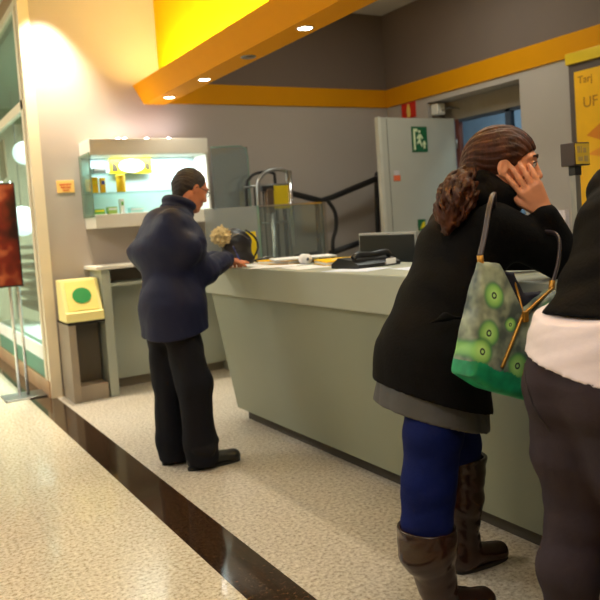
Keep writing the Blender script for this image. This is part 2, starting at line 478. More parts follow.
# ================================================================== THINGS
white_m = mat('white_lacquer', (226, 222, 212), 0.5, var=0.02)
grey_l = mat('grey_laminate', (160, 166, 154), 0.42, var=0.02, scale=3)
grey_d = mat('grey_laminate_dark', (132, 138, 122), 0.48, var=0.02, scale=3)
kick_m = mat('kick_dark', (62, 56, 48), 0.6)
chrome = mat('chrome', (205, 205, 205), 0.18, metal=1.0, var=0.01)
steel = mat('brushed_steel', (150, 150, 148), 0.38, metal=0.9)
black_p = mat('black_plastic', (22, 22, 25), 0.38)
black_r = mat('black_steel', (26, 25, 26), 0.45)
paper = mat('white_paper', (236, 236, 236), 0.8, var=0.02)
yel_p = mat('yellow_card', (240, 190, 10), 0.5, var=0.04)
yel_b = mat('bright_yellow', (240, 214, 20), 0.45, var=0.03)
cl_g = MATS['clear_glass']
edge_g = mat('glass_edge', (120, 150, 140), 0.2)

# ---- reception counter
ct = empty('reception_counter', (2.0, 2.0, 0), 'long grey service counter with a thick pale top and inward sloping front', 'counter')
Y0, Y1 = -1.6, 4.78
def rb(mb, name, m, parent):
    mb.xf(Matrix.Translation(-Vector(parent.location))); return mb.build(name, m, parent)
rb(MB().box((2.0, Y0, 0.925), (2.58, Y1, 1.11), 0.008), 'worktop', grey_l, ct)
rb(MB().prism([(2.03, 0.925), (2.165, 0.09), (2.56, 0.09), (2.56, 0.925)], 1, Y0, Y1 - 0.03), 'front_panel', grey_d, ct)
rb(MB().box((2.235, Y0, 0.0), (2.54, Y1 - 0.05, 0.09)), 'kick_plate', kick_m, ct)
rb(MB().box((2.58, Y0, 0.70), (3.28, Y1 - 0.1, 0.74), 0.004), 'inner_desk', grey_l, ct)
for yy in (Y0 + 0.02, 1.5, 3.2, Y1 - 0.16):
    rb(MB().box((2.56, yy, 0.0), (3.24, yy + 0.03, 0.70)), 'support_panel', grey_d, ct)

# ---- wall writing desk under the display
dk = empty('writing_desk', (2.0, 6.35, 0), 'grey wall desk with a letter shelf, standing under the lit display case', 'desk')
rb(MB().box((1.625, 6.19, 1.085), (3.0, YB - 0.002, 1.115), 0.004), 'desk_top', white_m, dk)
rb(MB().box((1.67, 6.22, 0), (1.745, YB - 0.002, 1.085), 0.003), 'side_panel', grey_l, dk)
rb(MB().box((2.88, 6.22, 0), (2.955, YB - 0.002, 1.085), 0.003), 'side_panel', grey_l, dk)
rb(MB().box((1.745, 6.24, 0.935), (2.88, YB - 0.002, 0.96)), 'shelf', grey_l, dk)
rb(MB().box((1.745, 6.50, 0.09), (2.88, 6.52, 0.935)), 'back_panel', grey_l, dk)
# ---- pedestal with dark opening
pd = empty('pedestal_cabinet', (1.52, 6.35, 0), 'dark open fronted pedestal cabinet holding the cream box with a green dot', 'cabinet')
dk_in = mat('dark_cabinet', (92, 84, 74), 0.55)
rb(MB().box((1.36, 6.20, 0), (1.42, YB - 0.002, 0.672), 0.003), 'side_panel', mat('taupe_panel', (150, 138, 122), 0.5), pd)
rb(MB().box((1.42, 6.40, 0.0), (1.655, YB - 0.002, 0.65)), 'back_panel', dk_in, pd)
rb(MB().box((1.36, 6.195, 0.65), (1.665, YB - 0.002, 0.676), 0.003), 'top_panel', black_r, pd)
rb(MB().box((1.42, 6.22, 0.0), (1.655, 6.40, 0.13), 0.003), 'base', MATS['taupe_panel'], pd)
# ---- cream box, sloping lid with a green disc
bx = empty('suggestion_box', (1.52, 6.3, 0.677), 'cream box with sloping lid and round green dot, on the dark pedestal', 'box')
cream_b = mat('cream_box', (250, 236, 160), 0.5, var=0.02)
rb(MB().prism([(6.17, 0.678), (6.45, 0.678), (6.45, 1.02), (6.30, 1.02), (6.20, 0.76), (6.17, 0.75)], 0, 1.345, 1.655), 'body', cream_b, bx)
s0 = Vector((1.50, 6.243, 0.885)); nrm = Vector((0, -0.26, 0.10)).normalized(); uu = Vector((0, 0.10, 0.26)).normalized()
Mx = Matrix(((1, uu.x, nrm.x, s0.x), (0, uu.y, nrm.y, s0.y), (0, uu.z, nrm.z, s0.z), (0, 0, 0, 1)))
rb(MB().prism([(0.125 * x, 0.125 * y) for x, y in ((-1, -1), (1, -1), (1, 1), (-1, 1))], 2, 0.0, 0.004).xf(Mx @ Matrix.Translation((0, 0, 0.001))), 'lid', mat('cream_lid', (250, 228, 130), 0.5), bx)
rb(MB().prism([(0.078 * math.cos(t * math.pi / 20), 0.068 * math.sin(t * math.pi / 20)) for t in range(40)], 2, 0.004, 0.008).xf(Mx @ Matrix.Translation((0, 0, 0.0015))), 'green_disc', mat('green_print', (28, 140, 70), 0.5), bx)

# ---- display case on the back wall
dc = empty('display_case', (2.2, 6.4, 1.43), 'white wall display case with glass front, brightly lit from inside', 'display case')
DX0, DX1, DY = 1.67, 2.74, 6.24
rb(MB().box((DX0, DY, 2.05), (DX1, YB - 0.002, 2.185), 0.004), 'canopy', white_m, dc)
rb(MB().box((DX0, DY, 1.435), (DX1, YB - 0.002, 1.55), 0.004), 'base_box', white_m, dc)
rb(MB().box((DX0, 6.55, 1.55), (DX1, YB - 0.002, 2.05)), 'back_panel', mat('display_back', (190, 214, 214), 0.6), dc)
rb(MB().box((DX1 - 0.02, DY + 0.02, 1.55), (DX1, 6.55, 2.05)), 'end_panel', white_m, dc)
for x0, x1, z in ((DX0 + 0.01, 2.06, 1.895), (DX0 + 0.01, DX1 - 0.02, 1.73)):
    rb(MB().box((x0, DY + 0.10, z), (x1, 6.55, z + 0.008)), 'glass_shelf', cl_g, dc)
rb(MB().box((DX0 - 0.02, DY - 0.03, 1.53), (DX0 - 0.012, 6.56, 2.07)), 'side_glass', glass('green_glass', (200, 226, 216), 0.03, 1.2), dc)
rb(MB().box((DX0 - 0.024, DY - 0.034, 1.53), (DX0 - 0.012, DY - 0.022, 2.07)), 'corner_strip', edge_g, dc)
gd = rb(MB().box((2.76, 6.225, 1.30), (3.13, 6.233, 2.10)), 'glass_door', glass('door_glass', (196, 208, 206), 0.06, 2.5, frost=0.22), dc)
fr = MB()
fr.tube([(2.76, 6.228, 1.30), (3.13, 6.228, 1.30), (3.13, 6.228, 2.02), (3.11, 6.228, 2.09), (3.06, 6.228, 2.11), (2.76, 6.228, 2.10)], 0.007, 8)
rb(fr, 'door_frame', edge_g, dc)
for x in (1.98, 2.04, 2.24, 2.45): rb(MB().lathe([(0.018, 0), (0.022, 0.01), (0.022, 0.02), (0.012, 0.03)], (x, 6.44, 2.186)), 'lamp', mat('display_lamp', (255, 240, 250), 0.4, emit=14), dc)
# contents of the case (each a thing)
sg = empty('promotional_sign', (2.09, 6.50, 1.90), 'yellow sign with a white oval and two dark symbols inside the display case', 'sign')
rb(MB().box((1.90, 6.50, 1.905), (2.29, 6.512, 2.045), 0.004), 'board', yel_b, sg)
rb(MB().prism([(2.10 + 0.115 * math.cos(t * math.pi / 16), 1.975 + 0.058 * math.sin(t * math.pi / 16)) for t in range(32)], 1, 6.494, 6.4995), 'white_oval', paper, sg)
rb(MB().prism([(1.925, 1.93), (1.975, 1.93), (1.975, 1.955), (1.955, 2.0), (1.925, 2.0)], 1, 6.494, 6.4995), 'symbol', mat('dark_print', (60, 50, 20), 0.6), sg)
rb(MB().prism([(2.225, 1.95), (2.265, 1.93), (2.27, 1.99), (2.23, 2.01)], 1, 6.494, 6.4995), 'symbol', MATS['dark_print'], sg)
def tube_item(x, z, r, h, m, lab, cat, name):
    t = empty(name, (x, 6.42, z), lab, cat)
    MB().lathe([(r * .94, 0), (r, 0.006), (r, h - 0.01), (r * .94, h)]).build('body', m, t)
    MB().lathe([(r * .96, 0), (r * 1.05, 0.002), (r * 1.05, 0.014), (r * .9, 0.02)], (0, 0, h)).build('cap', m, t)
tube_item(1.965, 1.7395, 0.040, 0.132, yel_p, 'fat yellow mailing tube standing on the display case shelf, beside the man', 'mailing tube', 'mailing_tube')
def boxed(name, lo, hi, m, lab, cat, m2=None, group=None):
    c = [(lo[i] + hi[i]) / 2 for i in range(3)]; c[2] = lo[2]
    e = empty(name, tuple(c), lab, cat, group=group)
    rb(MB().box(lo, hi, 0.003), 'carton', m, e)
    if m2: rb(MB().box((lo[0] + 0.006, lo[1] - 0.0015, lo[2] + (hi[2] - lo[2]) * .55), (hi[0] - 0.006, lo[1] - 0.0002, lo[2] + (hi[2] - lo[2]) * .8)), 'printed_panel', m2, e)
blue_p = mat('blue_print', (60, 70, 150), 0.5)
boxed('postal_box', (1.705, 6.38, 1.739), (1.755, 6.46, 1.875), yel_p, 'narrow yellow carton at the left end of the display shelf', 'carton', yel_b)
boxed('postal_box', (1.785, 6.40, 1.739), (1.825, 6.46, 1.870), yel_p, 'narrow yellow carton with blue panel, second from left on the display shelf', 'carton', blue_p)
boxed('gift_box', (1.73, 6.40, 1.904), (1.84, 6.48, 1.955), mat('greyish_card', (150, 165, 165), 0.6), 'small grey carton on the short upper glass shelf of the case', 'carton', paper)
grn = mat('green_pack', (90, 150, 60), 0.5)
boxed('small_pack', (1.70, 6.36, 1.551), (1.79, 6.44, 1.60), grn, 'low green pack at the left end of the display case floor', 'pack', yel_b)
boxed('small_pack', (1.82, 6.37, 1.551), (1.90, 6.44, 1.615), mat('olive_pack', (140, 170, 80), 0.5), 'olive green pack, second along the display case floor', 'pack', paper)
boxed('small_pack', (1.93, 6.36, 1.551), (1.965, 6.42, 1.68), paper, 'slim upright white pack on the display case floor beside the olive pack', 'pack', grn)
boxed('small_pack', (2.02, 6.38, 1.551), (2.14, 6.46, 1.60), mat('aqua_pack', (170, 220, 215), 0.5), 'pale aqua pack lying on the display case floor beside the man', 'pack', paper)

# ---- small wall notice
nt_ = empty('wall_notice', (1.53, YB, 1.82), 'small orange notice with red lettering on the left wall near the shop window', 'sign')
rb(MB().box((1.452, YB - 0.006, 1.765), (1.602, YB - 0.001, 1.872), 0.002), 'plate', mat('notice_orange', (250, 196, 110), 0.5), nt_)
red_p = mat('red_print', (205, 60, 25), 0.5)
lt = MB()
for zz, n0, xx in ((1.838, 7, 1.478), (1.812, 6, 1.486)):
    for i in range(n0):
        hgt = (0.008, 0.011, 0.009)[i % 3]
        lt.box((xx + i * 0.0145, YB - 0.0085, zz - hgt), (xx + i * 0.0145 + 0.010, YB - 0.0065, zz + hgt * .4))
lt.box((1.50, YB - 0.0085, 1.782), (1.555, YB - 0.0065, 1.787))
rb(lt, 'lettering', red_p, nt_)

# ---- poster stand in the hall
ps = empty('poster_stand', (1.07, 6.86, 0), 'chrome floor stand with a dark red poster in front of the shop window', 'poster stand')
rb(MB().box((0.90, 6.72, 0.0), (1.25, 7.02, 0.014), 0.004), 'base_plate', steel, ps)
for x in (1.04, 1.11): rb(MB().cyl((x, 6.87, 0.014), (x, 6.87, 1.9), 0.014), 'pole', chrome, ps)
pf = rb(MB().box((0.77, 6.835, 0.98), (1.15, 6.858, 1.885), 0.004), 'poster_frame', black_p, ps)
pos_m = bpy.data.materials.new('red_poster'); pos_m.use_nodes = True
nt = pos_m.node_tree; b = nt.nodes['Principled BSDF']; tc = nt.nodes.new('ShaderNodeTexCoord'); nz = nt.nodes.new('ShaderNodeTexNoise')
nz.inputs['Scale'].default_value = 4.5; nz.inputs['Detail'].default_value = 2; nt.links.new(tc.outputs['Object'], nz.inputs['Vector'])
rp = nt.nodes.new('ShaderNodeValToRGB'); e = rp.color_ramp.elements
e[0].position = .35; e[0].color = lin((36, 14, 12)); e[1].position = .74; e[1].color = lin((196, 116, 72)); k = e.new(.54); k.color = lin((104, 30, 18))
nt.links.new(nz.outputs['Fac'], rp.inputs[0]); nt.links.new(rp.outputs[0], b.inputs['Base Color']); b.inputs['Roughness'].default_value = 0.3
rb(MB().box((0.782, 6.831, 0.995), (1.138, 6.8345, 1.872)), 'poster', pos_m, ps)

# ---- shop interior seen through the glass
sh = empty('shop_shelving', (1.9, 9.5, 0), 'shelf rack with dark slats behind the shop window', 'shelves')
slat = mat('dark_slat', (52, 44, 48), 0.5)
for x in (1.62, 2.1):
    for y in (8.7, 10.3): rb(MB().box((x, y, 0.0), (x + 0.03, y + 0.03, 1.35)), 'upright', steel, sh)
for k in range(7): rb(MB().box((1.62, 8.7, 0.55 + k * 0.12), (2.13, 10.33, 0.595 + k * 0.12)), 'slat', slat, sh)
wb = empty('shop_counter', (1.6, 8.2, 0), 'long low white counter just behind the shop glass', 'counter')
rb(MB().box((1.36, 6.9, 0.0), (1.58, 9.6, 0.28)), 'plinth', teal, wb)
rb(MB().box((1.34, 6.88, 0.28), (1.60, 9.62, 0.42), 0.006), 'counter_top', mat('glossy_white', (240, 244, 240), 0.3), wb)
for i, (y, z, lab) in enumerate(((9.9, 1.62, 'added white globe for a bright spot, hanging low behind the shop window'), (9.35, 2.42, 'added white globe for a bright spot, hanging high behind the shop window'))):  # added glowing globes, standing in for blurred bright spots in the shop
    l = empty('bright_spot_globe', (1.72, y, z), lab, 'lamp')
    rb(MB().ball((1.72, y, z), 0.19 if z < 2 else 0.14), 'globe', mat('globe_glow', (235, 245, 255), 0.3, emit=2.2), l)
    rb(MB().cyl((1.72, y, z + 0.13), (1.72, y, 3.30), 0.006, 8), 'cord', black_r, l)
bn = empty('hanging_banner', (1.607, 10.25, 2.2), 'narrow brown patterned hanging banner behind the shop window', 'banner')
rb(MB().prism([(10.0, 2.20), (10.45, 2.18), (10.47, 2.66), (10.02, 2.68)], 0, 1.60, 1.615), 'cloth', mat('banner_brown', (120, 90, 60), 0.8, var=0.4, scale=14), bn)
rb(MB().cyl((1.607, 10.25, 2.66), (1.607, 10.25, 3.30), 0.004, 8), 'cord', black_r, bn)
lf = empty('ceiling_light', (2.6, 8.4, 3.29), 'row of bright ceiling lamps in the shop behind the glass', 'ceiling light')
rb(MB().box((2.5, 7.2, 3.265), (2.7, 9.8, 3.299)), 'housing', white_m, lf)
rb(MB().box((2.52, 7.25, 3.252), (2.68, 9.75, 3.2595)), 'diffuser', mat('shop_diffuser', (235, 245, 255), 0.4, emit=6), lf)

# ---- downlights in the beam
for y, on in ((6.2, 1), (5.42, 1), (4.64, 0), (3.87, 1), (3.09, 1), (2.31, 1), (1.53, 1)):
    lab = {6.2: 'lit round downlight in the orange beam, nearest the back wall', 5.42: 'lit round downlight in the orange beam, second from the back wall', 4.64: 'unlit round downlight in the orange beam', 3.87: 'lit round downlight in the orange beam, nearest the top edge of the photo'}.get(y, 'lit round downlight further along the orange beam above the counter, outside the photo')
    d = empty('downlight', (2.395, y, 2.54), lab, 'ceiling light', group='downlights in the orange beam')
    MB().tube([(0.048 * math.cos(t * math.pi / 12), 0.048 * math.sin(t * math.pi / 12), -0.002) for t in range(24)], 0.006, 8, close=True).build('rim', white_m if on else steel, d)
    MB().lathe([(0.043, -0.0045), (0.043, -0.0005)]).build('lens', mat('lit_lens', (255, 238, 205), 0.4, emit=30) if on else mat('dark_lens', (80, 55, 25), 0.3), d)
# cove light on top of the beam
cv = empty('cove_light', (2.40, 2.0, 2.62), 'bright yellow strip light hidden on top of the orange beam', 'strip light')
rb(MB().box((2.34, -3.5, 2.621), (2.40, 6.35, 2.65), 0.004), 'batten', white_m, cv)
rb(MB().tube([(2.37, -3.4, 2.668), (2.37, 6.28, 2.668)], 0.013, 10), 'tube', mat('cove_tube', (255, 226, 120), 0.4, emit=60), cv)

# ---- the open exit door and its signs
dr = bpy.data.objects.new('door_1', None); COL.objects.link(dr); dr.location = (4.8, 5.75, 0); dr['kind'] = 'structure'
door_m = mat('door_grey', (186, 184, 172), 0.45, var=0.02)
rb(MB().box((4.33, 5.75, 0.01), (5.27, 5.795, 2.31), 0.003), 'door_leaf', door_m, dr)
rb(MB().box((4.30, 5.745, 0.01), (4.335, 5.80, 2.315), 0.003), 'door_edge', mat('door_edge', (205, 202, 188), 0.4), dr)
rb(MB().box((4.40, 5.744, 0.02), (4.406, 5.7495, 2.30)), 'seam', mat('seam_grey', (130, 128, 118), 0.5), dr)
for zz in (0.3, 1.2, 2.05): rb(MB().cyl((5.28, 5.745, zz - .05), (5.28, 5.745, zz + .05), 0.010, 10), 'hinge', steel, dr)
rb(MB().box((4.42, 5.70, 1.02), (5.15, 5.725, 1.06), 0.006).box((4.45, 5.72, 1.0), (4.50, 5.75, 1.08)).box((5.05, 5.72, 1.0), (5.10, 5.75, 1.08)), 'push_bar', black_p, dr)
def exit_sign(x0, x1, z0, z1, y, lab):
    e = empty('exit_sign', ((x0 + x1) / 2, y, z0), lab, 'sign')
    g = mat('exit_green', (24, 98, 58), 0.5); wv = mat('exit_white', (226, 236, 190), 0.5)
    rb(MB().box((x0, y - 0.006, z0), (x1, y - 0.001, z1), 0.001), 'plate', g, e)
    W, H_ = x1 - x0, z1 - z0
    def P(u, v): return (x0 + u * W, z0 + v * H_)
    f = MB()
    f.prism([P(*q) for q in ((.10, .08), (.10, .92), (.38, .92), (.38, .80), (.22, .80), (.22, .08))], 1, y - 0.0075, y - 0.0062)
    rb(f, 'doorway_symbol', wv, e)
    f = MB()
    f.prism([P(.50 + .075 * math.cos(t * math.pi / 8), .80 + .06 * math.sin(t * math.pi / 8)) for t in range(16)], 1, y - 0.0075, y - 0.0062)
    f.prism([P(*q) for q in ((.44, .70), (.60, .70), (.72, .55), (.66, .50), (.56, .60), (.56, .42), (.66, .24), (.60, .20), (.47, .38), (.36, .30), (.28, .34), (.42, .48), (.42, .58), (.34, .50), (.29, .54))], 1, y - 0.0075, y - 0.0062)
    rb(f, 'running_figure', wv, e)
    f = MB(); f.prism([P(*q) for q in ((.72, .14), (.84, .14), (.84, .30), (.92, .30), (.78, .46), (.64, .30), (.72, .30))], 1, y - 0.0075, y - 0.0062)
    rb(f, 'arrow', wv, e)
exit_sign(4.70, 4.895, 1.975, 2.225, 5.75, 'green and white emergency exit sign with running figure, high on the open door')
e = empty('push_sign', (4.76, 5.75, 1.2), 'small green and yellow sign low on the open door, beside the hair of the woman', 'sign')
rb(MB().box((4.715, 5.744, 1.20), (4.81, 5.749, 1.31)), 'plate', MATS['exit_green'], e); rb(MB().prism([(4.735, 1.215), (4.80, 1.23), (4.80, 1.29), (4.775, 1.28)], 1, 5.7425, 5.7438), 'symbol', yel_b, e)
st = empty('door_sticker', (4.49, 5.75, 1.70), 'small orange and white sticker on the open grey door', 'sticker')
rb(MB().box((4.45, 5.746, 1.70), (4.53, 5.749, 1.755)), 'orange_part', mat('sticker_orange', (238, 110, 60), 0.5), st)
rb(MB().box((4.455, 5.746, 1.756), (4.52, 5.749, 1.80)), 'white_part', mat('sticker_white', (210, 200, 200), 0.5), st)
fs = empty('fire_sign', (5.06, 6.2, 2.4), 'red sign with a yellow strip above the open door, under the orange band', 'sign')
rb(MB().box((XR - 0.010, 6.10, 2.38), (XR - 0.001, 6.33, 2.545), 0.002), 'plate', mat('sign_red', (200, 34, 18), 0.5), fs)
rb(MB().prism([(6.185, 2.39), (6.235, 2.39), (6.245, 2.46), (6.225, 2.53), (6.20, 2.53), (6.18, 2.46)], 0, XR - 0.012, XR - 0.0102), 'symbol', mat('sign_yellow', (235, 200, 100), 0.5), fs)
cl = empty('door_closer', (5.2, 5.86, 2.35), 'small pale box under the recess header beside the open door', 'fitting')
rb(MB().box((5.10, 5.80, 2.36), (5.20, 5.90, 2.47), 0.006), 'housing', white_m, cl)
rb(MB().tube([(5.15, 5.80, 2.40), (5.22, 5.75, 2.42), (5.30, 5.70, 2.40)], 0.006, 8), 'arm', steel, cl)

# ---- yellow wall poster in a deep frame with a header strip
wp = empty('wall_poster', (5.0, 3.2, 1.2), 'large yellow poster with orange shapes in a deep grey frame at the right edge', 'poster')
grey_f = mat('poster_frame_grey', (86, 74, 70), 0.5)
rb(MB().box((XR - 0.025, 2.6, 1.16), (XR - 0.001, 4.13, 2.50), 0.003), 'frame', grey_f, wp)
rb(MB().box((XR - 0.029, 2.64, 1.22), (XR - 0.0255, 4.075, 2.42)), 'printed_sheet', mat('poster_yellow', (250, 186, 8), 0.45), wp)
rb(MB().box((XR - 0.05, 2.5, 2.485), (XR - 0.0185, 4.14, 2.575), 0.004), 'header_strip', mat('header_yellow', (226, 190, 20), 0.4), wp)
br_p = mat('brown_print', (176, 112, 10), 0.5)
def ptext(body, y, z, size):
    text_mesh('lettering', body, size, br_p, Matrix.Translation(-Vector(wp.location)) @ plane_x(XR - 0.0305, y, z), wp)
ptext('Tarj', 3.97, 2.345, 0.085); ptext('UF', 3.93, 2.16, 0.12)
rb(MB().prism([(3.98, 1.90), (3.72, 2.06), (3.46, 1.92), (3.72, 1.80)], 0, XR - 0.031, XR - 0.0292), 'orange_shape', mat('poster_orange', (226, 132, 20), 0.5), wp)
rb(MB().prism([(3.98, 1.75), (3.60, 1.88), (3.40, 1.72), (3.6, 1.66)], 0, XR - 0.031, XR - 0.0292), 'orange_shape', mat('poster_amber', (240, 150, 30), 0.5), wp)

# ---- number display on a post behind the counter
nd = empty('number_display', (2.84, 2.32, 0.745), 'black queue display box with yellow printed side on a grey post behind the counter', 'display')
rb(MB().box((2.80, 2.28, 1.543), (2.905, 2.36, 1.648), 0.004), 'housing', mat('brown_black', (48, 32, 26), 0.5), nd)
rb(MB().box((2.806, 2.277, 1.549), (2.899, 2.2798, 1.642)), 'printed_side', mat('mustard_face', (214, 178, 50), 0.5), nd)
f = MB()
for (x, z, a, b_) in ((2.815, 1.60, .018, .03), (2.84, 1.60, .006, .03), (2.855, 1.60, .02, .022), (2.82, 1.562, .03, .02), (2.86, 1.56, .025, .026)): f.box((x, 2.2755, z), (x + a, 2.2768, z + b_))
rb(f, 'markings', mat('faded_print', (178, 150, 90), 0.5), nd)
rb(MB().box((2.825, 2.30, 1.50), (2.868, 2.34, 1.543), 0.003), 'bracket', black_p, nd)
rb(MB().box((2.83, 2.305, 0.755), (2.863, 2.335, 1.50)), 'post', steel, nd)
rb(MB().box((2.76, 2.24, 0.741), (2.93, 2.40, 0.755), 0.004), 'foot_plate', black_p, nd)

# ---- things on the counter top
ZT = 1.1105
def sheet(name, c, a, w_, h_, z, m, lab, cat='paper', th=0.0012, group=None):
    e = empty(name, (c[0], c[1], z), lab, cat, a)
    tag(e, group=group)
    mb = MB(); n = 6
    mb.box((-w_ / 2, -h_ / 2, 0), (w_ / 2, h_ / 2, th)); o = mb.build('sheet', m, e)
    return e
sheet('paper_sheet', (2.14, 4.36), 0.5, 0.21, 0.297, ZT, paper, 'white form under the pen hand of the man in the navy coat', th=0.003)
sheet('paper_sheet', (2.20, 4.02), 0.1, 0.21, 0.297, ZT, paper, 'white form lying on the counter just right of the writing man')
sheet('paper_sheet', (2.16, 3.66), -0.15, 0.21, 0.297, ZT, paper, 'white sheet at the counter edge below the yellow folders')
sheet('paper_sheet', (2.14, 3.12), 0.3, 0.21, 0.297, ZT, mat('bluish_paper', (214, 222, 240), 0.7), 'bluish white sheet under the black card terminal')
sheet('paper_sheet', (2.13, 3.98), 0.9, 0.21, 0.297, ZT + .0015, paper, 'white form turned askew on top of another form, nearest the counter edge')
sheet('paper_sheet', (2.36, 4.50), -0.2, 0.21, 0.297, ZT + .0, paper, 'white sheet beside the flat black pouch')
sheet('paper_sheet', (2.30, 2.78), -0.2, 0.21, 0.297, ZT, mat('bluish_paper', (214, 222, 240), 0.7), 'bluish sheet on the counter beside the elbow side of the standing woman')
def folder(c, a, w_, h_, z, lab, m):
    e = empty('yellow_folder', (c[0], c[1], z), lab, 'folder', a)
    MB().box((-w_ / 2, -h_ / 2, 0), (w_ / 2, h_ / 2, 0.004), 0.001).build('back_cover', m, e)
    MB().box((-w_ / 2 + .006, -h_ / 2 + .006, 0.004), (w_ / 2 - .006, h_ / 2 - .006, 0.020)).build('paper_block', paper, e)
    MB().box((-w_ / 2, -h_ / 2, 0.020), (w_ / 2, h_ / 2, 0.025), 0.001).build('front_cover', m, e)
    MB().prism([(-.05, -.03), (.05, -.03), (.05, .03), (-.05, .03)], 2, 0.0252, 0.0258).build('white_tag', paper, e)
amber = mat('amber_card', (250, 198, 0), 0.6, spec=.2)
folder((2.36, 4.22), 0.15, 0.26, 0.34, ZT + .0015, 'yellow folder on the counter, left of the white booklet', amber)
folder((2.42, 3.70), -0.35, 0.25, 0.34, ZT, 'amber folder on the counter, right of the white roll of paper', amber)
bk = empty('white_booklet', (2.40, 4.10, 1.139), 'white booklet lying on top of the yellow folder', 'booklet', -0.35)
MB().box((-.20, -.12, 0), (.20, .12, .010), .002).build('cover', paper, bk); MB().box((-.195, -.1215, .002), (.198, -.1202, .008)).build('page_edge', mat('page_edge', (205, 205, 200), .8), bk)
rl = empty('paper_roll', (2.32, 3.93, ZT), 'short white roll of paper between the two yellow folders', 'roll')
MB().xf(Matrix.Identity(4)).tube([(0, -.03, .032), (0, .03, .032)], .032, 20).build('roll', paper, rl); MB().tube([(0, -.0315, .032), (0, .0315, .032)], .010, 12).build('core', mat('blue_core', (70, 90, 120), .5), rl)
tm = empty('card_terminal', (2.30, 3.26, ZT + .0015), 'black desk telephone base with white label on the counter, before the monitor', 'telephone', 0.12)
MB().prism([(-.11, 0), (.11, 0), (.11, .022), (.05, .055), (-.06, .040), (-.11, .018)], 0, -.15, .15).build('body', black_p, tm)
MB().box((.035, -.112, .004), (.095, -.1102, .018)).build('cable_socket', steel, tm)
lb = MB().box((.045, -.006, 0), (.115, .0, .03), .002); lb.xf(Matrix.Translation((0, -.108, .006))); lb.build('white_label', paper, tm)
MB().tube(chain([(-.13, -.05, .05), (-.10, -.05, .068), (0, -.045, .062), (.10, -.05, .068), (.13, -.05, .05)]), .017, 10).build('handset', black_p, tm)
for i in range(3):
    for j in range(4): pass
k = MB()
for i in range(4):
    for j in range(3): k.box((-.02 + i * .03, .01 + j * .028, .046 - j * .012), (.0 + i * .03, .028 + j * .028, .060 - j * .012), .002)
k.build('keypad', mat('dark_grey_keys', (60, 60, 64), .5), tm)
pc = empty('black_pouch', (2.32, 4.482, ZT + .0015), 'small flat black pouch on the counter, behind the papers of the man', 'pouch', 0.3)
MB().ball((0, 0, .020), 1, 20, (.085, .042, .020)).build('pouch', black_p, pc); MB().tube([(-.07, -.02, .034), (0, -.03, .044), (.07, -.02, .034)], .003, 6).build('zip', steel, pc)
# yellow frame
yf = empty('yellow_card_stand', (2.34, 4.70, ZT), 'small upright yellow card holder beside the round black bag', 'card holder')
rb(MB().box((2.30, 4.695, ZT + .008), (2.38, 4.702, 1.328), .002), 'card', yel_b, yf); rb(MB().box((2.295, 4.675, ZT), (2.385, 4.718, ZT + .008), .002), 'base', yel_b, yf)
rb(MB().box((2.307, 4.6932, 1.16), (2.335, 4.6948, 1.28)), 'dark_print', black_p, yf)
# acrylic screen
asx = empty('acrylic_screen', (2.3, 4.745, ZT), 'clear frosted screen standing at the far end of the counter behind the black bag', 'screen')
rb(MB().box((2.02, 4.742, ZT + .012), (2.44, 4.748, 1.507)), 'pane', glass('acrylic', (225, 232, 235), .08, 1.0, frost=.38), asx)
rb(MB().box((2.02, 4.725, ZT), (2.44, 4.765, ZT + .012), .002), 'foot', steel, asx)
rb(MB().box((2.425, 4.738, ZT + .012), (2.44, 4.752, 1.507)), 'edge_strip', edge_g, asx)
# black bag with fur
hb = empty('black_bag', (2.26, 4.58, ZT), 'round black bag with a beige fur trim, standing on the counter end beyond the man', 'bag')
F = Field((2.0, 4.40, 1.09), (2.45, 4.75, 1.42), .006)
F.ell((2.18, 4.615, 1.240), (.112, .060, .126), k=0).cap((2.10, 4.60, 1.14), (2.26, 4.60, 1.14), .035, k=.05).folds(.003, 3, (30, 30, 20)).cut((2.2, 4.6, ZT + .001), (0, 0, -1))
F.mesh('shell', mat('black_leather', (34, 36, 44), .35, bump=.1), hb)
rb(MB().tube(chain([(2.27, 4.545, 1.14), (2.31, 4.54, 1.22), (2.295, 4.55, 1.29), (2.24, 4.575, 1.345)]), .007, 8), 'strap', black_p, hb)
rb(MB().tube(chain([(2.09, 4.575, 1.29), (2.18, 4.548, 1.32), (2.26, 4.575, 1.28)]), .004, 8), 'zip', steel, hb)
F = Field((1.90, 4.44, 1.10), (2.20, 4.68, 1.42), .006)
rng = np.random.RandomState(5)
F.ell((2.045, 4.56, 1.315), (.055, .05, .055), k=0)
for i in range(160):
    d = _n(rng.normal(size=3)); p = A3(2.045, 4.56, 1.315) + d * .050; F.cap(p, p + d * .014 + rng.normal(size=3) * .007, .010, .006, k=.006)
F.mesh('fur_trim', mat('beige_fur', (190, 172, 128), .95, var=.25, scale=60), hb, smooth=2)
# card on the inner desk, far right
cd = empty('card_holder', (3.1, 2.7, 0.741), 'white card standing on a dark tray behind the counter, right of the leaning woman', 'card holder')
rb(MB().box((3.04, 2.56, 0.741), (3.22, 2.86, 1.10), .006), 'tray', black_p, cd)
rb(MB().box((3.10, 2.60, 1.10), (3.13, 2.70, 1.34), .001), 'card', mat('lilac_paper', (205, 196, 205), .7), cd)
rb(MB().box((3.10, 2.58, 1.10), (3.16, 2.60, 1.17), .001), 'yellow_card', yel_b, cd)
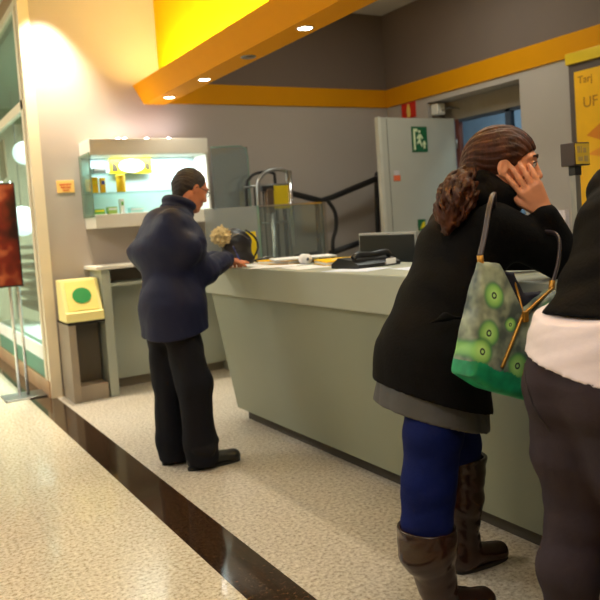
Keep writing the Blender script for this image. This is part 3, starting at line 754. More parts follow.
# monitor
mn = empty('computer_monitor', (2.95, 3.9, 0.741), 'black monitor with a pale rim standing behind the counter beyond the telephone', 'monitor')
rb(MB().box((2.93, 3.60, 0.90), (2.96, 4.22, 1.265), .005), 'casing', mat('pale_rim', (150, 152, 150), .4), mn)
rb(MB().box((2.926, 3.615, 0.915), (2.9295, 4.205, 1.248)), 'screen', mat('dark_screen', (18, 22, 26), .3), mn)
rb(MB().box((2.955, 3.86, 0.76), (2.985, 3.95, 1.0), .004), 'stand', black_p, mn); rb(MB().box((2.86, 3.78, 0.741), (3.06, 4.03, 0.76), .006), 'foot', black_p, mn)

# ---- office background: glass screen, trolley, black railing
gs = empty('glass_screen', (3.2, 5.6, 0), 'low glass office screen with a thin bright top rail behind the counter', 'screen')
rb(MB().box((2.86, 5.596, 0.02), (3.52, 5.604, 1.52)), 'pane', glass('screen_glass', (222, 230, 226), .05, 1.4, frost=.08), gs)
rb(MB().box((2.86, 5.590, 1.52), (3.53, 5.610, 1.533)), 'top_rail', chrome, gs)
rb(MB().box((3.515, 5.585, 0), (3.545, 5.615, 1.533)), 'post', steel, gs); rb(MB().box((2.84, 5.585, 0), (2.86, 5.615, 1.533)), 'post', steel, gs)
tr = empty('mail_trolley', (3.18, 5.95, 0), 'tall chrome trolley frame with yellow plate standing behind the counter', 'trolley')
for y in (5.9, 6.14):
    rb(MB().tube(chain([(3.01, y, .12), (3.03, y, 1.0), (3.045, y, 1.68), (3.09, y, 1.80), (3.16, y, 1.845), (3.26, y, 1.855), (3.34, y, 1.84), (3.355, y, 1.76), (3.345, y, 1.0), (3.34, y, .12)], 5), .018 if y < 6 else .014, 10), 'frame_tube', steel if y < 6 else black_r, tr)
for z in (.30, .95, 1.38, 1.72):
    rb(MB().tube([(3.035, 5.9, z), (3.035, 6.14, z), (3.345, 6.14, z), (3.345, 5.9, z)], .010, 8, close=True), 'cross_bar', steel, tr)
for x in (3.13, 3.22, 3.29): rb(MB().cyl((x, 6.14, .12), (x, 6.14, 1.72), .008, 8), 'upright_bar', black_r, tr)
rb(MB().cyl((3.355, 5.88, 1.15), (3.365, 5.88, 1.84), .022, 14), 'chrome_handle', chrome, tr)
rb(MB().box((3.16, 5.86, 1.50), (3.335, 5.875, 1.71), .003), 'yellow_plate', mat('trolley_yellow', (214, 184, 10), .5), tr)
rb(MB().box((3.09, 5.82, 1.46), (3.16, 5.875, 1.68), .012), 'lock_box', mat('brown_case', (84, 64, 46), .5), tr)
rb(MB().box((3.05, 5.83, 1.66), (3.17, 5.87, 1.71), .008), 'clamp', black_p, tr)
rb(MB().cyl((3.14, 5.84, .13), (3.14, 5.84, 1.47), .022, 14), 'post', steel, tr)
rb(MB().box((2.99, 5.82, .10), (3.37, 6.17, .13), .005), 'platform', steel, tr)
for x in (3.04, 3.32):
    for y in (5.88, 6.11): rb(MB().cyl((x - .012, y, .05), (x + .012, y, .05), .05, 18), 'wheel', black_p, tr)
rl = empty('black_railing', (4.1, 6.35, 0), 'black tubular railing with sloping bars against the back wall behind the trolley', 'railing')
def bar(pts, r=.024, nm='bar'): rb(MB().tube(pts, r, 10), nm, black_r, rl)
bar([(3.50, 6.32, 1.675), (3.62, 6.32, 1.655), (3.96, 6.32, 1.565), (4.10, 6.32, 1.595), (4.67, 6.32, 1.765)], .030, 'handrail')
bar(chain([(4.62, 6.33, 0.0), (4.64, 6.33, 1.0), (4.67, 6.33, 1.72), (4.70, 6.33, 1.82), (4.76, 6.33, 1.84), (4.80, 6.33, 1.80), (4.80, 6.33, 0)], 4), .026, 'post')
bar([(3.93, 6.36, 0), (3.935, 6.36, 1.57)], .024, 'post')
bar(chain([(4.03, 6.30, 1.56), (4.10, 6.29, 1.44), (4.10, 6.29, 1.28), (4.05, 6.29, 1.15), (4.04, 6.29, .95)], 6), .020, 'cable_loop')
bar([(4.0, 6.34, 1.02), (4.64, 6.34, 1.16)], .030, 'lower_bar')
bar([(3.55, 6.36, 0), (3.56, 6.36, 1.66)], .020, 'post')
bar([(3.40, 6.34, 1.02), (3.93, 6.34, 1.05)], .020, 'lower_bar')

# ================================================================== PEOPLE
def frame_of(f, up=(0, 0, 1)):
    f = _n(f); s = _n(np.cross(f, up)); u = np.cross(s, f); return f, s, u    # forward, right, up
def head(F, c, f, u, hs=1.0, nose=1.0):
    f, s, u = frame_of(f, u); c = A3(*c)
    P = lambda a, b, d: c + (f * a + s * b + u * d) * hs
    ax = (f, s, u)
    F.ell(P(-.012, 0, .028), (.098 * hs, .077 * hs, .088 * hs), ax, .02)
    F.ell(P(.022, 0, -.030), (.070 * hs, .060 * hs, .082 * hs), ax, .03)
    F.cap(P(.030, 0, -.062), P(.066, 0, -.098), .036 * hs, .020 * hs, .025)
    for q in (-1, 1):
        F.cap(P(-.02, q * .052, -.055), P(.05, q * .022, -.096), .018 * hs, .016 * hs, .03)
        F.ell(P(.058, q * .042, -.028), (.022 * hs, .020 * hs, .018 * hs), ax, .02)
        F.cap(P(.084, q * .014, .034), P(.072, q * .050, .030), .009 * hs, .008 * hs, .014)
        F.ell(P(.094, q * .033, .010), (.014 * hs, .016 * hs, .011 * hs), ax, .010, op='sub')
        F.ell(P(.074, q * .032, .010), (.014 * hs, .015 * hs, .013 * hs), ax, .004)
        F.ell(P(-.008, q * .078, -.008), (.017 * hs, .009 * hs, .031 * hs), ax, .006)
        F.ell(P(-.002, q * .087, -.004), (.011 * hs, .007 * hs, .020 * hs), ax, .004, op='sub')
        F.ell(P(.094, q * .013, -.030), (.010 * hs, .008 * hs, .007 * hs), ax, .006)
    F.cap(P(.084, 0, .022), P(.106 * nose, 0, -.022), .0085 * hs, .0115 * hs, .012)
    F.cap(P(.086, -.018, -.057), P(.086, .018, -.057), .007 * hs, .007 * hs, .008)
    F.cap(P(.084, -.014, -.068), P(.084, .014, -.068), .0075 * hs, .0075 * hs, .008)
    return P, ax
def hand(F, w, d, nrm, side, curl=(.35, .35, .4, .45), spread=.12, sc=1.0, thumb=(.5, .6)):
    """w wrist, d direction of the palm, nrm = palm normal (fingers curl towards it), side: +1/-1 thumb side along d x nrm"""
    d = _n(d); nrm = _n(np.array(nrm, float) - d * np.dot(nrm, d)); t = np.cross(d, nrm) * side; w = A3(*w)
    for q in (-.028, -.010, .010, .027):
        F.cap(w + d * .012 + t * q * .6 * sc, w + (d * .082 + t * q * 1.05) * sc, .014 * sc, .0125 * sc, .012)
    Ls = ((.030, .040, .025, .019), (.010, .045, .029, .021), (-.010, .041, .027, .020), (-.028, .032, .021, .018))
    for i, (q, a, b, c) in enumerate(Ls):
        p = w + (d * (.085 - abs(q) * .12) + t * q * 1.05) * sc
        ang = 0; dirv = d + t * spread * (q / .03)
        for j, L in enumerate((a, b, c)):
            ang += curl[i] * (1.0 if j else .55)
            v = _n(dirv) * math.cos(ang) + nrm * math.sin(ang)
            p2 = p + v * L * sc
            r0 = (.0098, .0090, .0082)[j] * sc; r1 = (.0090, .0082, .0070)[j] * sc
            F.cap(p, p2, r0, r1, .004); p = p2
    p = w + (d * .022 + t * .026) * sc
    for L, (ca, cb), r0, r1 in ((.042, (.62, .35), .0145, .0115), (.032, (.85, .35), .0110, .0100), (.026, (.95, .5), .0100, .0078)):
        v = _n(d * ca + t * (1 - ca * .55) * thumb[0] * 1.6 + nrm * cb * thumb[1]); p2 = p + v * L * sc
        F.cap(p, p2, r0 * sc, r1 * sc, .006); p = p2
def body(root, J, lo, hi, h=.0055, skin=None, hs=1.0, matfn=None, mats=None, female=False, hands=None):
    F = Field(lo, hi, h)
    lat = J['lat']
    F.cap(J['pel'], J['waist'], .115, .100, .03, lat=lat, w=1.32).cap(J['waist'], J['chest'], .100, .115, .04, lat=lat, w=1.35)
    F.cap(J['chest'], (A3(*J['sl']) + A3(*J['sr'])) / 2, .115, .06, .04, lat=lat, w=1.6)
    F.cap((A3(*J['sl']) + A3(*J['sr'])) / 2, J['neck'], .065, .056, .04).cap(J['neck'], J['headc'] + J['hu'] * -.03, .055, .052, .03)
    for k in ('l', 'r'):
        F.cap(J['s' + k], J['e' + k], .046, .038, .03).cap(J['e' + k], J['w' + k], .040, .026, .02)
        F.cap(J['h' + k], J['k' + k], .082, .056, .03).cap(J['k' + k], J['a' + k], .054, .036, .02)
        a = A3(*J['a' + k]); t = A3(*J['t' + k]); F.cap(a, a * [1, 1, 0] + [0, 0, .035], .034, .032, .02); F.cap(a * [1, 1, 0] + [0, 0, .035], t, .034, .024, .02)
    P, ax = head(F, J['headc'], J['hf'], J['hu'], hs)
    for k, v in hands.items(): hand(F, *v[0], **v[1])
    o = F.mesh('body', mats or [skin], root, smooth=1, matfn=matfn)
    return P, ax
def eyes(root, P, ax, hs, skin, brow, iris=(60, 40, 28)):
    f, s, u = ax
    for q in (-1, 1):
        mb = MB(); mb.ball(rel(P(.079, q * .032, .010), root), .0125 * hs, 14); o = mb.build('eye', mat('eye_white', (226, 220, 212), .2), root)
        mb = MB(); mb.ball(rel(P(.0865, q * .033, .009), root), .0062 * hs, 12); mb.build('iris', mat('iris_%d' % iris[0], iris, .15), o)
        mb = MB(); mb.tube([Vector(rel(P(.094, q * .013, .033), root)), Vector(rel(P(.092, q * .032, .038), root)), Vector(rel(P(.078, q * .052, .032), root))], [.0032 * hs, .004 * hs, .002 * hs], 8); mb.build('eyebrow', brow, root)
        mb = MB(); mb.tube([Vector(rel(P(.0885, q * .019, .013), root)), Vector(rel(P(.0925, q * .033, .019), root)), Vector(rel(P(.082, q * .047, .012), root))], .0022 * hs, 6); mb.build('eyelash', brow, root)

skin_man = mat('skin_tan', (196, 124, 88), .5, var=.06, scale=30)
skin_wom = mat('skin_light', (224, 152, 112), .48, var=.05, scale=30)
lip_m = mat('lips', (186, 92, 76), .4)

# ---------------------------------------------------------------- man writing at the counter
man = empty('person', (1.50, 4.0, 0), 'person in a long navy coat and dark trousers, bending over the counter end to write', 'person')
hu = _n((.34, .10, .94)); hf = _n((.90, .06, -.42))
J = dict(lat=_n((-.30, .95, 0)), pel=A3(1.455, 4.02, .92), waist=A3(1.46, 4.04, 1.08), chest=A3(1.50, 4.07, 1.31), neck=A3(1.60, 4.11, 1.50), headc=A3(1.685, 4.13, 1.605), hu=hu, hf=hf,
    sl=A3(1.56, 4.27, 1.42), sr=A3(1.47, 3.90, 1.42), el=A3(1.76, 4.33, 1.16), er=A3(1.66, 3.99, 1.145), wl=A3(2.00, 4.46, 1.158), wr=A3(1.93, 4.23, 1.165),
    hl=A3(1.44, 4.10, .88), hr=A3(1.48, 3.94, .88), kl=A3(1.45, 4.12, .48), kr=A3(1.53, 3.94, .48), al=A3(1.45, 4.15, .09), ar=A3(1.54, 3.95, .09), tl=A3(1.64, 4.16, .035), tr=A3(1.72, 3.945, .035))
Pm, axm = body(man, J, (1.2, 3.7, 0), (2.25, 4.6, 1.78), .0055, skin_man, 1.0,
    hands={'r': ((J['wr'], (.80, .60, -.05), (-.1, .0, -1), -1), dict(curl=(.75, .8, .9, .95), spread=.05, thumb=(.7, 1.1))),
           'l': ((J['wl'], (.9, -.3, -.12), (0, 0, -1), 1), dict(curl=(.08, .08, .1, .12), spread=.12))})
eyes(man, Pm, axm, 1.0, skin_man, mat('grey_brow', (52, 44, 42), .8))
fv, sv, uv = axm
# short greying hair
F = Field(Pm(0, 0, .03) - .16, Pm(0, 0, .03) + .16, .0045)
F.ell(Pm(-.020, 0, .036), (.100, .083, .092), axm, 0).cap(Pm(-.075, 0, .0), Pm(-.070, 0, -.06), .045, .030, .03, lat=sv, w=1.4)
F.cap(Pm(-.03, .066, .0), Pm(-.012, .073, -.004), .018, .008, .01).cap(Pm(-.03, -.066, .0), Pm(-.012, -.073, -.004), .018, .008, .01)
F.cut(Pm(.052, 0, .085), fv * .85 + uv * -.28); F.ell(Pm(.06, 0, -.03), (.075, .10, .080), axm, .01, op='sub'); F.ell(Pm(.0, .085, -.012), (.024, .03, .034), axm, .006, op='sub'); F.ell(Pm(.0, -.085, -.012), (.024, .03, .034), axm, .006, op='sub')
F.folds(.0016, 8, (150, 150, 120), .6)
F.mesh('hair', mat('grey_black_hair', (50, 44, 44), .75, var=.35, scale=120, bump=.4, bscale=200), man, smooth=1)
# glasses
g = MB(); V_ = lambda p: Vector(rel(p, man))
for q in (-1, 1):
    g.tube([V_(Pm(.098, q * .033 + .021 * math.cos(t * math.pi / 8), .008 + .015 * math.sin(t * math.pi / 8))) for t in range(16)], .0016, 6, close=True)
    g.tube([V_(Pm(.096, q * .054, .012)), V_(Pm(.06, q * .074, .012)), V_(Pm(.0, q * .081, .010)), V_(Pm(-.012, q * .082, -.004))], .0020, 6)
g.tube([V_(Pm(.098, -.012, .012)), V_(Pm(.104, 0, .015)), V_(Pm(.098, .012, .012))], .0016, 6)
g.build('glasses', black_p, man)
navy = mat('navy_cloth', (12, 19, 54), .6, var=.12, scale=5, bump=.7, bscale=9, spec=.3)
F = Field((1.12, 3.62, .66), (2.06, 4.62, 1.66), .007)
lat = J['lat']
F.cap((1.48, 4.03, .68), (1.475, 4.03, .95), .176, .166, .03, lat=lat, w=1.18).cap((1.475, 4.03, .95), (1.505, 4.05, 1.28), .164, .146, .05, lat=lat, w=1.24)
F.cap((1.475, 4.05, 1.28), (1.515, 4.09, 1.40), .165, .105, .05, lat=lat, w=1.75)
F.ell((1.45, 4.04, 1.35), (.105, .18, .15), None, .06)
F.cap((1.515, 4.085, 1.40), (1.575, 4.105, 1.49), .105, .080, .05, lat=lat, w=1.15)
F.cap(J['sr'] + A3(0, 0, -.01), J['er'] + A3(0, 0, -.01), .088, .078, .05).cap(J['er'] + A3(0, 0, -.01), J['wr'] + A3(-.01, -.01, .005), .078, .055, .04)
F.cap(J['sl'], J['el'], .084, .074, .05).cap(J['el'], J['wl'], .074, .052, .03)
F.folds(.0055, 21, (14, 14, 5), 1.2)
F.cap((1.52, 4.0, 1.66), (1.62, 4.115, 1.46), .02, .02, .01, op='sub') if False else None
F.cut((1.46, 4.0, .79), (.16, .10, -1))
# hollow underside of the coat
F.cap((1.48, 4.03, .70), (1.48, 4.03, .83), .156, .145, .01, lat=lat, w=1.18, op='sub')
F.cut(J['wr'] + A3(.005, .005, .03), (.80, .60, .0)) if False else None
F.mesh('coat', navy, man, smooth=2)
# stand-up collar
F = Field((1.40, 3.92, 1.38), (1.80, 4.30, 1.66), .005)
cc = A3(1.585, 4.105, 1.50); cu = _n((.42, .12, .9)); a1 = _n(np.cross(cu, (0, 1, 0))); a2 = np.cross(cu, a1)
ring = [cc + a1 * .085 * math.cos(t) + a2 * .088 * math.sin(t) for t in np.linspace(.55, 5.73, 22)]
if np.dot(a1, (1, 0, 0)) < 0: ring = [cc - a1 * .085 * math.cos(t) + a2 * .088 * math.sin(t) for t in np.linspace(.55, 5.73, 22)]
for A_, B_ in zip(ring, ring[1:]):
    F.cap(A_ - cu * .02, B_ - cu * .02, .017, .017, .01).cap(A_ + cu * .028, B_ + cu * .028, .012, .012, .03)
F.mesh('collar', navy, man, smooth=1)
trou = mat('dark_trousers', (15, 16, 25), .8, var=.12, scale=6, bump=.2, bscale=40, spec=.2)
F = Field((1.2, 3.72, 0), (1.8, 4.36, 1.0), .0065)
F.cap((1.46, 4.02, .97), (1.46, 4.02, .88), .14, .145, .03, lat=lat, w=1.25)
F.poly([(1.49, 3.97, .86), (1.53, 3.94, .50), (1.545, 3.95, .16), (1.555, 3.95, .06)], [.100, .098, .088, .094], .04)
F.poly([(1.45, 4.12, .86), (1.455, 4.14, .48), (1.45, 4.155, .14), (1.455, 4.155, .05)], [.112, .090, .082, .086], .035)
F.folds(.0045, 33, (14, 14, 6), 1.2)
F.poly([(1.63, 3.90, .16), (1.57, 3.86, .12), (1.48, 3.87, .13)], [.008, .016, .006], .03)
F.cut((1.5, 3.9, .022), (0, 0, -1))
F.mesh('trousers', trou, man, smooth=2)
shoe_m = mat('black_leather_shoe', (34, 34, 32), .35, bump=.08)
def shoe(root, heel, toe, nm='shoe', r=.045, m=shoe_m):
    heel = A3(*heel); toe = A3(*toe); d = _n(toe - heel); L = np.linalg.norm(toe - heel); lt = np.cross(d, (0, 0, 1))
    F = Field(np.minimum(heel, toe) - [.08, .08, .02], np.maximum(heel, toe) + [.08, .08, .16], .005)
    z = A3(0, 0, 1)
    F.cap(heel + d * .035 + z * .05, heel + d * .10 + z * .06, r * .85, r * .9, .02).cap(heel + d * .10 + z * .055, toe - d * .05 + z * .035, r * .95, r * .80, .02, lat=lt, w=1.1)
    F.cap(toe - d * .05 + z * .032, toe - d * .045 + z * .030, r * .82, r * .80, .02, lat=lt, w=1.12)
    F.cap(heel + d * .05 + z * .08, heel + d * .055 + z * .12, r * .8, r * .75, .02)
    F.cut(heel + z * .012, (0, 0, -1)); o = F.mesh(nm, m, root, smooth=1)
    pts = []
    for t in np.linspace(0, 2 * math.pi, 28, endpoint=False):
        cx = math.cos(t); u_ = (cx * .5 + .5) * (L - .01) + .0; wdt = r * (.82 if cx < -.3 else 1.0) * abs(math.sin(t)) ** .6
        p = heel + d * u_ + lt * wdt * (1 if math.sin(t) > 0 else -1); pts.append((p[0] - root.location[0], p[1] - root.location[1]))
    MB().prism(pts, 2, 0.001, .016).build('sole', mat('rubber_sole', (20, 19, 18), .7), o)
shoe(man, (1.46, 3.955, 0), (1.79, 3.935, 0)); shoe(man, (1.38, 4.155, 0), (1.69, 4.17, 0))
# pen
tip = A3(2.10, 4.375, ZT + .005)
pen = empty('pen', tuple(tip), 'blue pen held by the man in the navy coat over the white form', 'pen')
dv = Vector((-.38, -.10, .80)).normalized()
MB().tube([Vector((0, 0, 0)), dv * .012, dv * .13], [.001, .004, .004], 10).build('barrel', blue_p, pen); MB().tube([dv * .09, dv * .145], .0048, 10).build('cap', mat('pen_cap', (30, 50, 120), .3), pen)

# ---------------------------------------------------------------- woman leaning on the counter
wom = empty('person', (1.70, 2.03, 0), 'person in black coat, jeans and brown boots leaning on the counter, hand on cheek', 'person')
hu = _n((.10, -.05, 1)); hf = _n((.72, -.68, -.14))
J = dict(lat=_n((-.05, 1, 0)), pel=A3(1.68, 2.03, .90), waist=A3(1.75, 2.03, 1.05), chest=A3(1.87, 2.03, 1.23), neck=A3(1.955, 1.985, 1.40), headc=A3(1.995, 1.93, 1.522), hu=hu, hf=hf,
    sl=A3(1.93, 2.17, 1.32), sr=A3(1.87, 1.87, 1.315), el=A3(2.12, 2.24, 1.185), er=A3(2.125, 1.81, 1.185), wl=A3(2.34, 2.10, 1.165), wr=A3(2.036, 1.800, 1.355),
    hl=A3(1.69, 2.10, .84), hr=A3(1.66, 1.965, .84), kl=A3(1.88, 2.11, .47), kr=A3(1.56, 1.93, .46), al=A3(1.86, 2.12, .10), ar=A3(1.555, 1.92, .10), tl=A3(2.04, 2.10, .04), tr=A3(1.74, 1.88, .04))
HS = 1.15
f_, s_, u_ = frame_of(hf, hu)
lipc = J['headc'] + (f_ * .088 - u_ * .062) * HS
def wmat(c):
    return (np.linalg.norm((c - lipc) * [1, 1, 1.7], axis=1) < .024).astype(int)
Pw, axw = body(wom, J, (1.4, 1.72, 0), (2.52, 2.42, 1.75), .005, None, HS, mats=[skin_wom, lip_m], matfn=wmat,
    hands={'r': ((J['wr'], (-.42, .16, .80), (.58, .80, .10), 1), dict(curl=(.16, .18, .20, .24), spread=.12, sc=1.10, thumb=(.35, .3))),
           'l': ((J['wl'], (.8, -.55, -.1), (0, 0, -1), 1), dict(curl=(.1, .12, .15, .2), spread=.12))})
brn = mat('brown_brow', (58, 34, 20), .8)
eyes(wom, Pw, axw, HS, skin_wom, brn)
hair_m = mat('brown_hair', (62, 29, 12), .55, spec=.25, var=.55, scale=30, bump=.35, bscale=90, stretch=(1, 1, .35))
F = Field((1.60, 1.78, 1.18), (2.20, 2.20, 1.72), .0042)
fv, sv, uv = axw
F.ell(Pw(-.016, 0, .032), (.110 * HS, .087 * HS, .097 * HS), axw, 0)
F.ell(Pw(-.075, 0, .0), (.068, .074, .078), axw, .03)


rng = np.random.RandomState(11)
# combed-back relief
gx, gy, gz = F.ax[0][:, None, None] - Pw(0, 0, 0)[0], F.ax[1][None, :, None] - Pw(0, 0, 0)[1], F.ax[2][None, None, :] - Pw(0, 0, 0)[2]
ll = gx * sv[0] + gy * sv[1] + gz * sv[2]; uu_ = gx * uv[0] + gy * uv[1] + gz * uv[2]; ff_ = gx * fv[0] + gy * fv[1] + gz * fv[2]
q_ = np.arctan2(ll, uu_ + .02)
F.F = F.F + (.0016 * np.sin(q_ * 26 + 3 * np.sin(ff_ * 30)) + .0012 * np.sin(q_ * 61 + 2 * np.sin(ff_ * 44 + 1))).astype(np.float32)
F.ell(Pw(.106, 0, -.036), (.112, .15, .106), axw, .012, op='sub')
for q in (-1, 1): F.ell(Pw(.004, q * .10, -.018), (.030, .045, .040), axw, .012, op='sub')
# side locks behind the ear and the wavy tail down the back
root_t = Pw(-.100, .0, -.03)
tail = [root_t, A3(1.865, 1.975, 1.475), A3(1.815, 1.975, 1.44), A3(1.775, 1.965, 1.40), A3(1.745, 1.955, 1.355), A3(1.725, 1.95, 1.305)]
F.poly(tail, [.044, .034, .037, .036, .030, .014], .03)
for i in range(110):
    ph = rng.uniform(0, 6.28, 2); off = _n(rng.normal(size=3)) * [.034, .040, .034]; L = rng.uniform(.7, 1.0); amp = rng.uniform(.006, .013)
    pts = []; rs = []
    for k in np.linspace(0, L, 16):
        u0 = k * (len(tail) - 1); i0 = min(int(u0), len(tail) - 2); fr_ = u0 - i0
        p = tail[i0] * (1 - fr_) + tail[i0 + 1] * fr_
        gr = .35 + 1.1 * math.sin(min(1, k * 1.15) * math.pi) ** .7
        pts.append(p + off * gr * 1.25 + A3(math.cos(k * 15 + ph[0]), math.sin(k * 15 + ph[0]), .6 * math.sin(k * 13 + ph[1])) * amp * min(1, k * 4)); rs.append(.0062 * (1 - .5 * (k / L) ** 3))
    F.poly(pts, rs, .006)
F.mesh('hair', hair_m, wom, smooth=1)
# coat
blk = mat('black_wool', (10, 9, 10), .85, var=.15, scale=30, bump=.2, bscale=120, spec=.12)
F = Field((1.32, 1.68, .60), (2.50, 2.46, 1.58), .0068)
lat = J['lat']
F.cap((1.655, 2.03, .60), (1.685, 2.03, .88), .208, .164, .03, lat=lat, w=1.22).cap((1.685, 2.03, .88), (1.76, 2.03, 1.06), .162, .128, .06, lat=lat, w=1.28)
F.cap((1.76, 2.03, 1.06), (1.87, 2.03, 1.24), .128, .130, .05, lat=lat, w=1.38).cap((1.87, 2.03, 1.24), (1.925, 2.02, 1.33), .122, .085, .05, lat=lat, w=1.6)
F.cap((1.90, 2.02, 1.345), (1.945, 2.0, 1.40), .085, .075, .04)
F.cap(J['sr'], J['er'], .080, .072, .04).cap(J['er'], J['wr'] + A3(.005, .0, -.02), .070, .047, .02)
F.cap(J['sl'], J['el'], .078, .066, .04).cap(J['el'], J['wl'], .062, .045, .02)
F.folds(.0032, 5, (15, 15, 6), 1.0)
F.poly([(1.535, 1.85, 1.02), (1.60, 1.84, 1.035), (1.69, 1.83, 1.02)], [.004, .009, .004], .03)
F.cut((1.66, 2.0, .735), (-.30, .12, -1))
F.cap((1.655, 2.03, .62), (1.67, 2.03, .80), .176, .158, .01, lat=lat, w=1.22, op='sub')
F.cut((2.1, 1.8, 1.118), (0, 0, -1)) if False else None
F.mesh('coat', blk, wom, smooth=2)
# big folded collar / scarf
F = Field((1.72, 1.78, 1.26), (2.14, 2.22, 1.56), .0055)
cc = A3(1.945, 1.99, 1.405); cu = _n((.50, -.12, .86)); a1 = _n(np.cross((0, 1, 0), cu)); a2 = np.cross(cu, a1)
th = np.linspace(0.35, 5.93, 26)
ring = [cc + a1 * .096 * math.cos(t) + a2 * .100 * math.sin(t) - cu * (.02 + .012 * math.cos(t)) for t in th]
for A_, B_ in zip(ring, ring[1:]):
    F.cap(A_, B_, .032, .032, .015).cap(A_ + cu * .045, B_ + cu * .045, .026, .026, .03)
F.folds(.004, 9, (22, 22, 16), 1.0)
F.mesh('collar', blk, wom, smooth=1)
# grey shirt hem
F = Field((1.34, 1.72, .50), (1.95, 2.34, .90), .0065)
F.cap((1.650, 2.03, .52), (1.672, 2.03, .80), .190, .166, .01, lat=lat, w=1.24)
F.folds(.005, 17, (26, 26, 3), .8); F.cut((1.66, 2.0, .660), (-.28, .10, -1))
F.cap((1.665, 2.03, .52), (1.675, 2.03, .76), .178, .154, .01, lat=lat, w=1.24, op='sub')
F.mesh('shirt_hem', mat('charcoal_shirt', (72, 72, 74), .85, var=.1, bump=.15), wom, smooth=1)
# jeans
den = mat('dark_blue_denim', (10, 22, 76), .8, spec=.12, var=.2, scale=8, bump=.15, bscale=120)
F = Field((1.38, 1.74, .25), (2.12, 2.30, 1.0), .006)
F.cap((1.68, 2.03, .93), (1.67, 2.03, .84), .115, .120, .03, lat=lat, w=1.2)
F.poly([(1.65, 1.965, .82), (1.605, 1.945, .62), (1.56, 1.93, .45), (1.54, 1.925, .34), (1.535, 1.925, .26)], [.098, .096, .088, .080, .062], .03)
F.poly([(1.70, 2.10, .82), (1.79, 2.11, .64), (1.86, 2.11, .50), (1.87, 2.11, .40)], [.098, .092, .080, .064], .03)
F.folds(.002, 41, (18, 18, 22), 1.5)
F.mesh('jeans', den, wom, smooth=1)
boot_m = mat('brown_boot_leather', (42, 20, 13), .24, var=.2, scale=8, bump=.12, bscale=25)
def boot(root, top, mid, ank, heel, toe, r=(.078, .072, .050)):
    top, mid, ank, heel, toe = [A3(*q) for q in (top, mid, ank, heel, toe)]
    allp = np.array([top, mid, ank, heel, toe]); F = Field(allp.min(0) - .12, allp.max(0) + [.12, .12, .05], .0055)
    d = _n(toe - heel); lt = np.cross(d, (0, 0, 1)); z = A3(0, 0, 1)
    F.poly([top, mid, ank, heel + d * .06 + z * .06], [r[0], r[1], r[2], .046], .02)
    F.cap(heel + d * .05 + z * .055, toe - d * .04 + z * .035, .046, .034, .025, lat=lt, w=1.1).cap(heel + d * .035 + z * .02, heel + d * .035 + z * .06, .032, .036, .02)
    F.folds(.0025, int(abs(heel[0]) * 100), (16, 16, 26), 1.5)
    F.cut(heel + z * .010, (0, 0, -1)); F.cut(top, _n(top - mid)); F.cap(top - (top - mid) * .25, top + (top - mid) * .3, r[0] * .86, r[0] * .9, 0, op='sub')
    o = F.mesh('boot', boot_m, root, smooth=1)
    pts = []; L = np.linalg.norm(toe - heel)
    for t in np.linspace(0, 2 * math.pi, 28, endpoint=False):
        cx = math.cos(t); p = heel + d * ((cx * .5 + .5) * (L - .005)) + lt * (.042 * abs(math.sin(t)) ** .6 * (1 if math.sin(t) > 0 else -1)); pts.append((p[0] - root.location[0], p[1] - root.location[1]))
    MB().prism(pts, 2, 0.001, .014).build('sole', MATS['rubber_sole'], o)
boot(wom, (1.540, 1.925, .325), (1.535, 1.925, .25), (1.565, 1.92, .12), (1.515, 1.92, 0), (1.775, 1.87, 0), r=(.100, .094, .062))
boot(wom, (1.885, 2.115, .45), (1.87, 2.12, .28), (1.87, 2.12, .12), (1.815, 2.12, 0), (2.07, 2.10, 0), r=(.088, .080, .058))
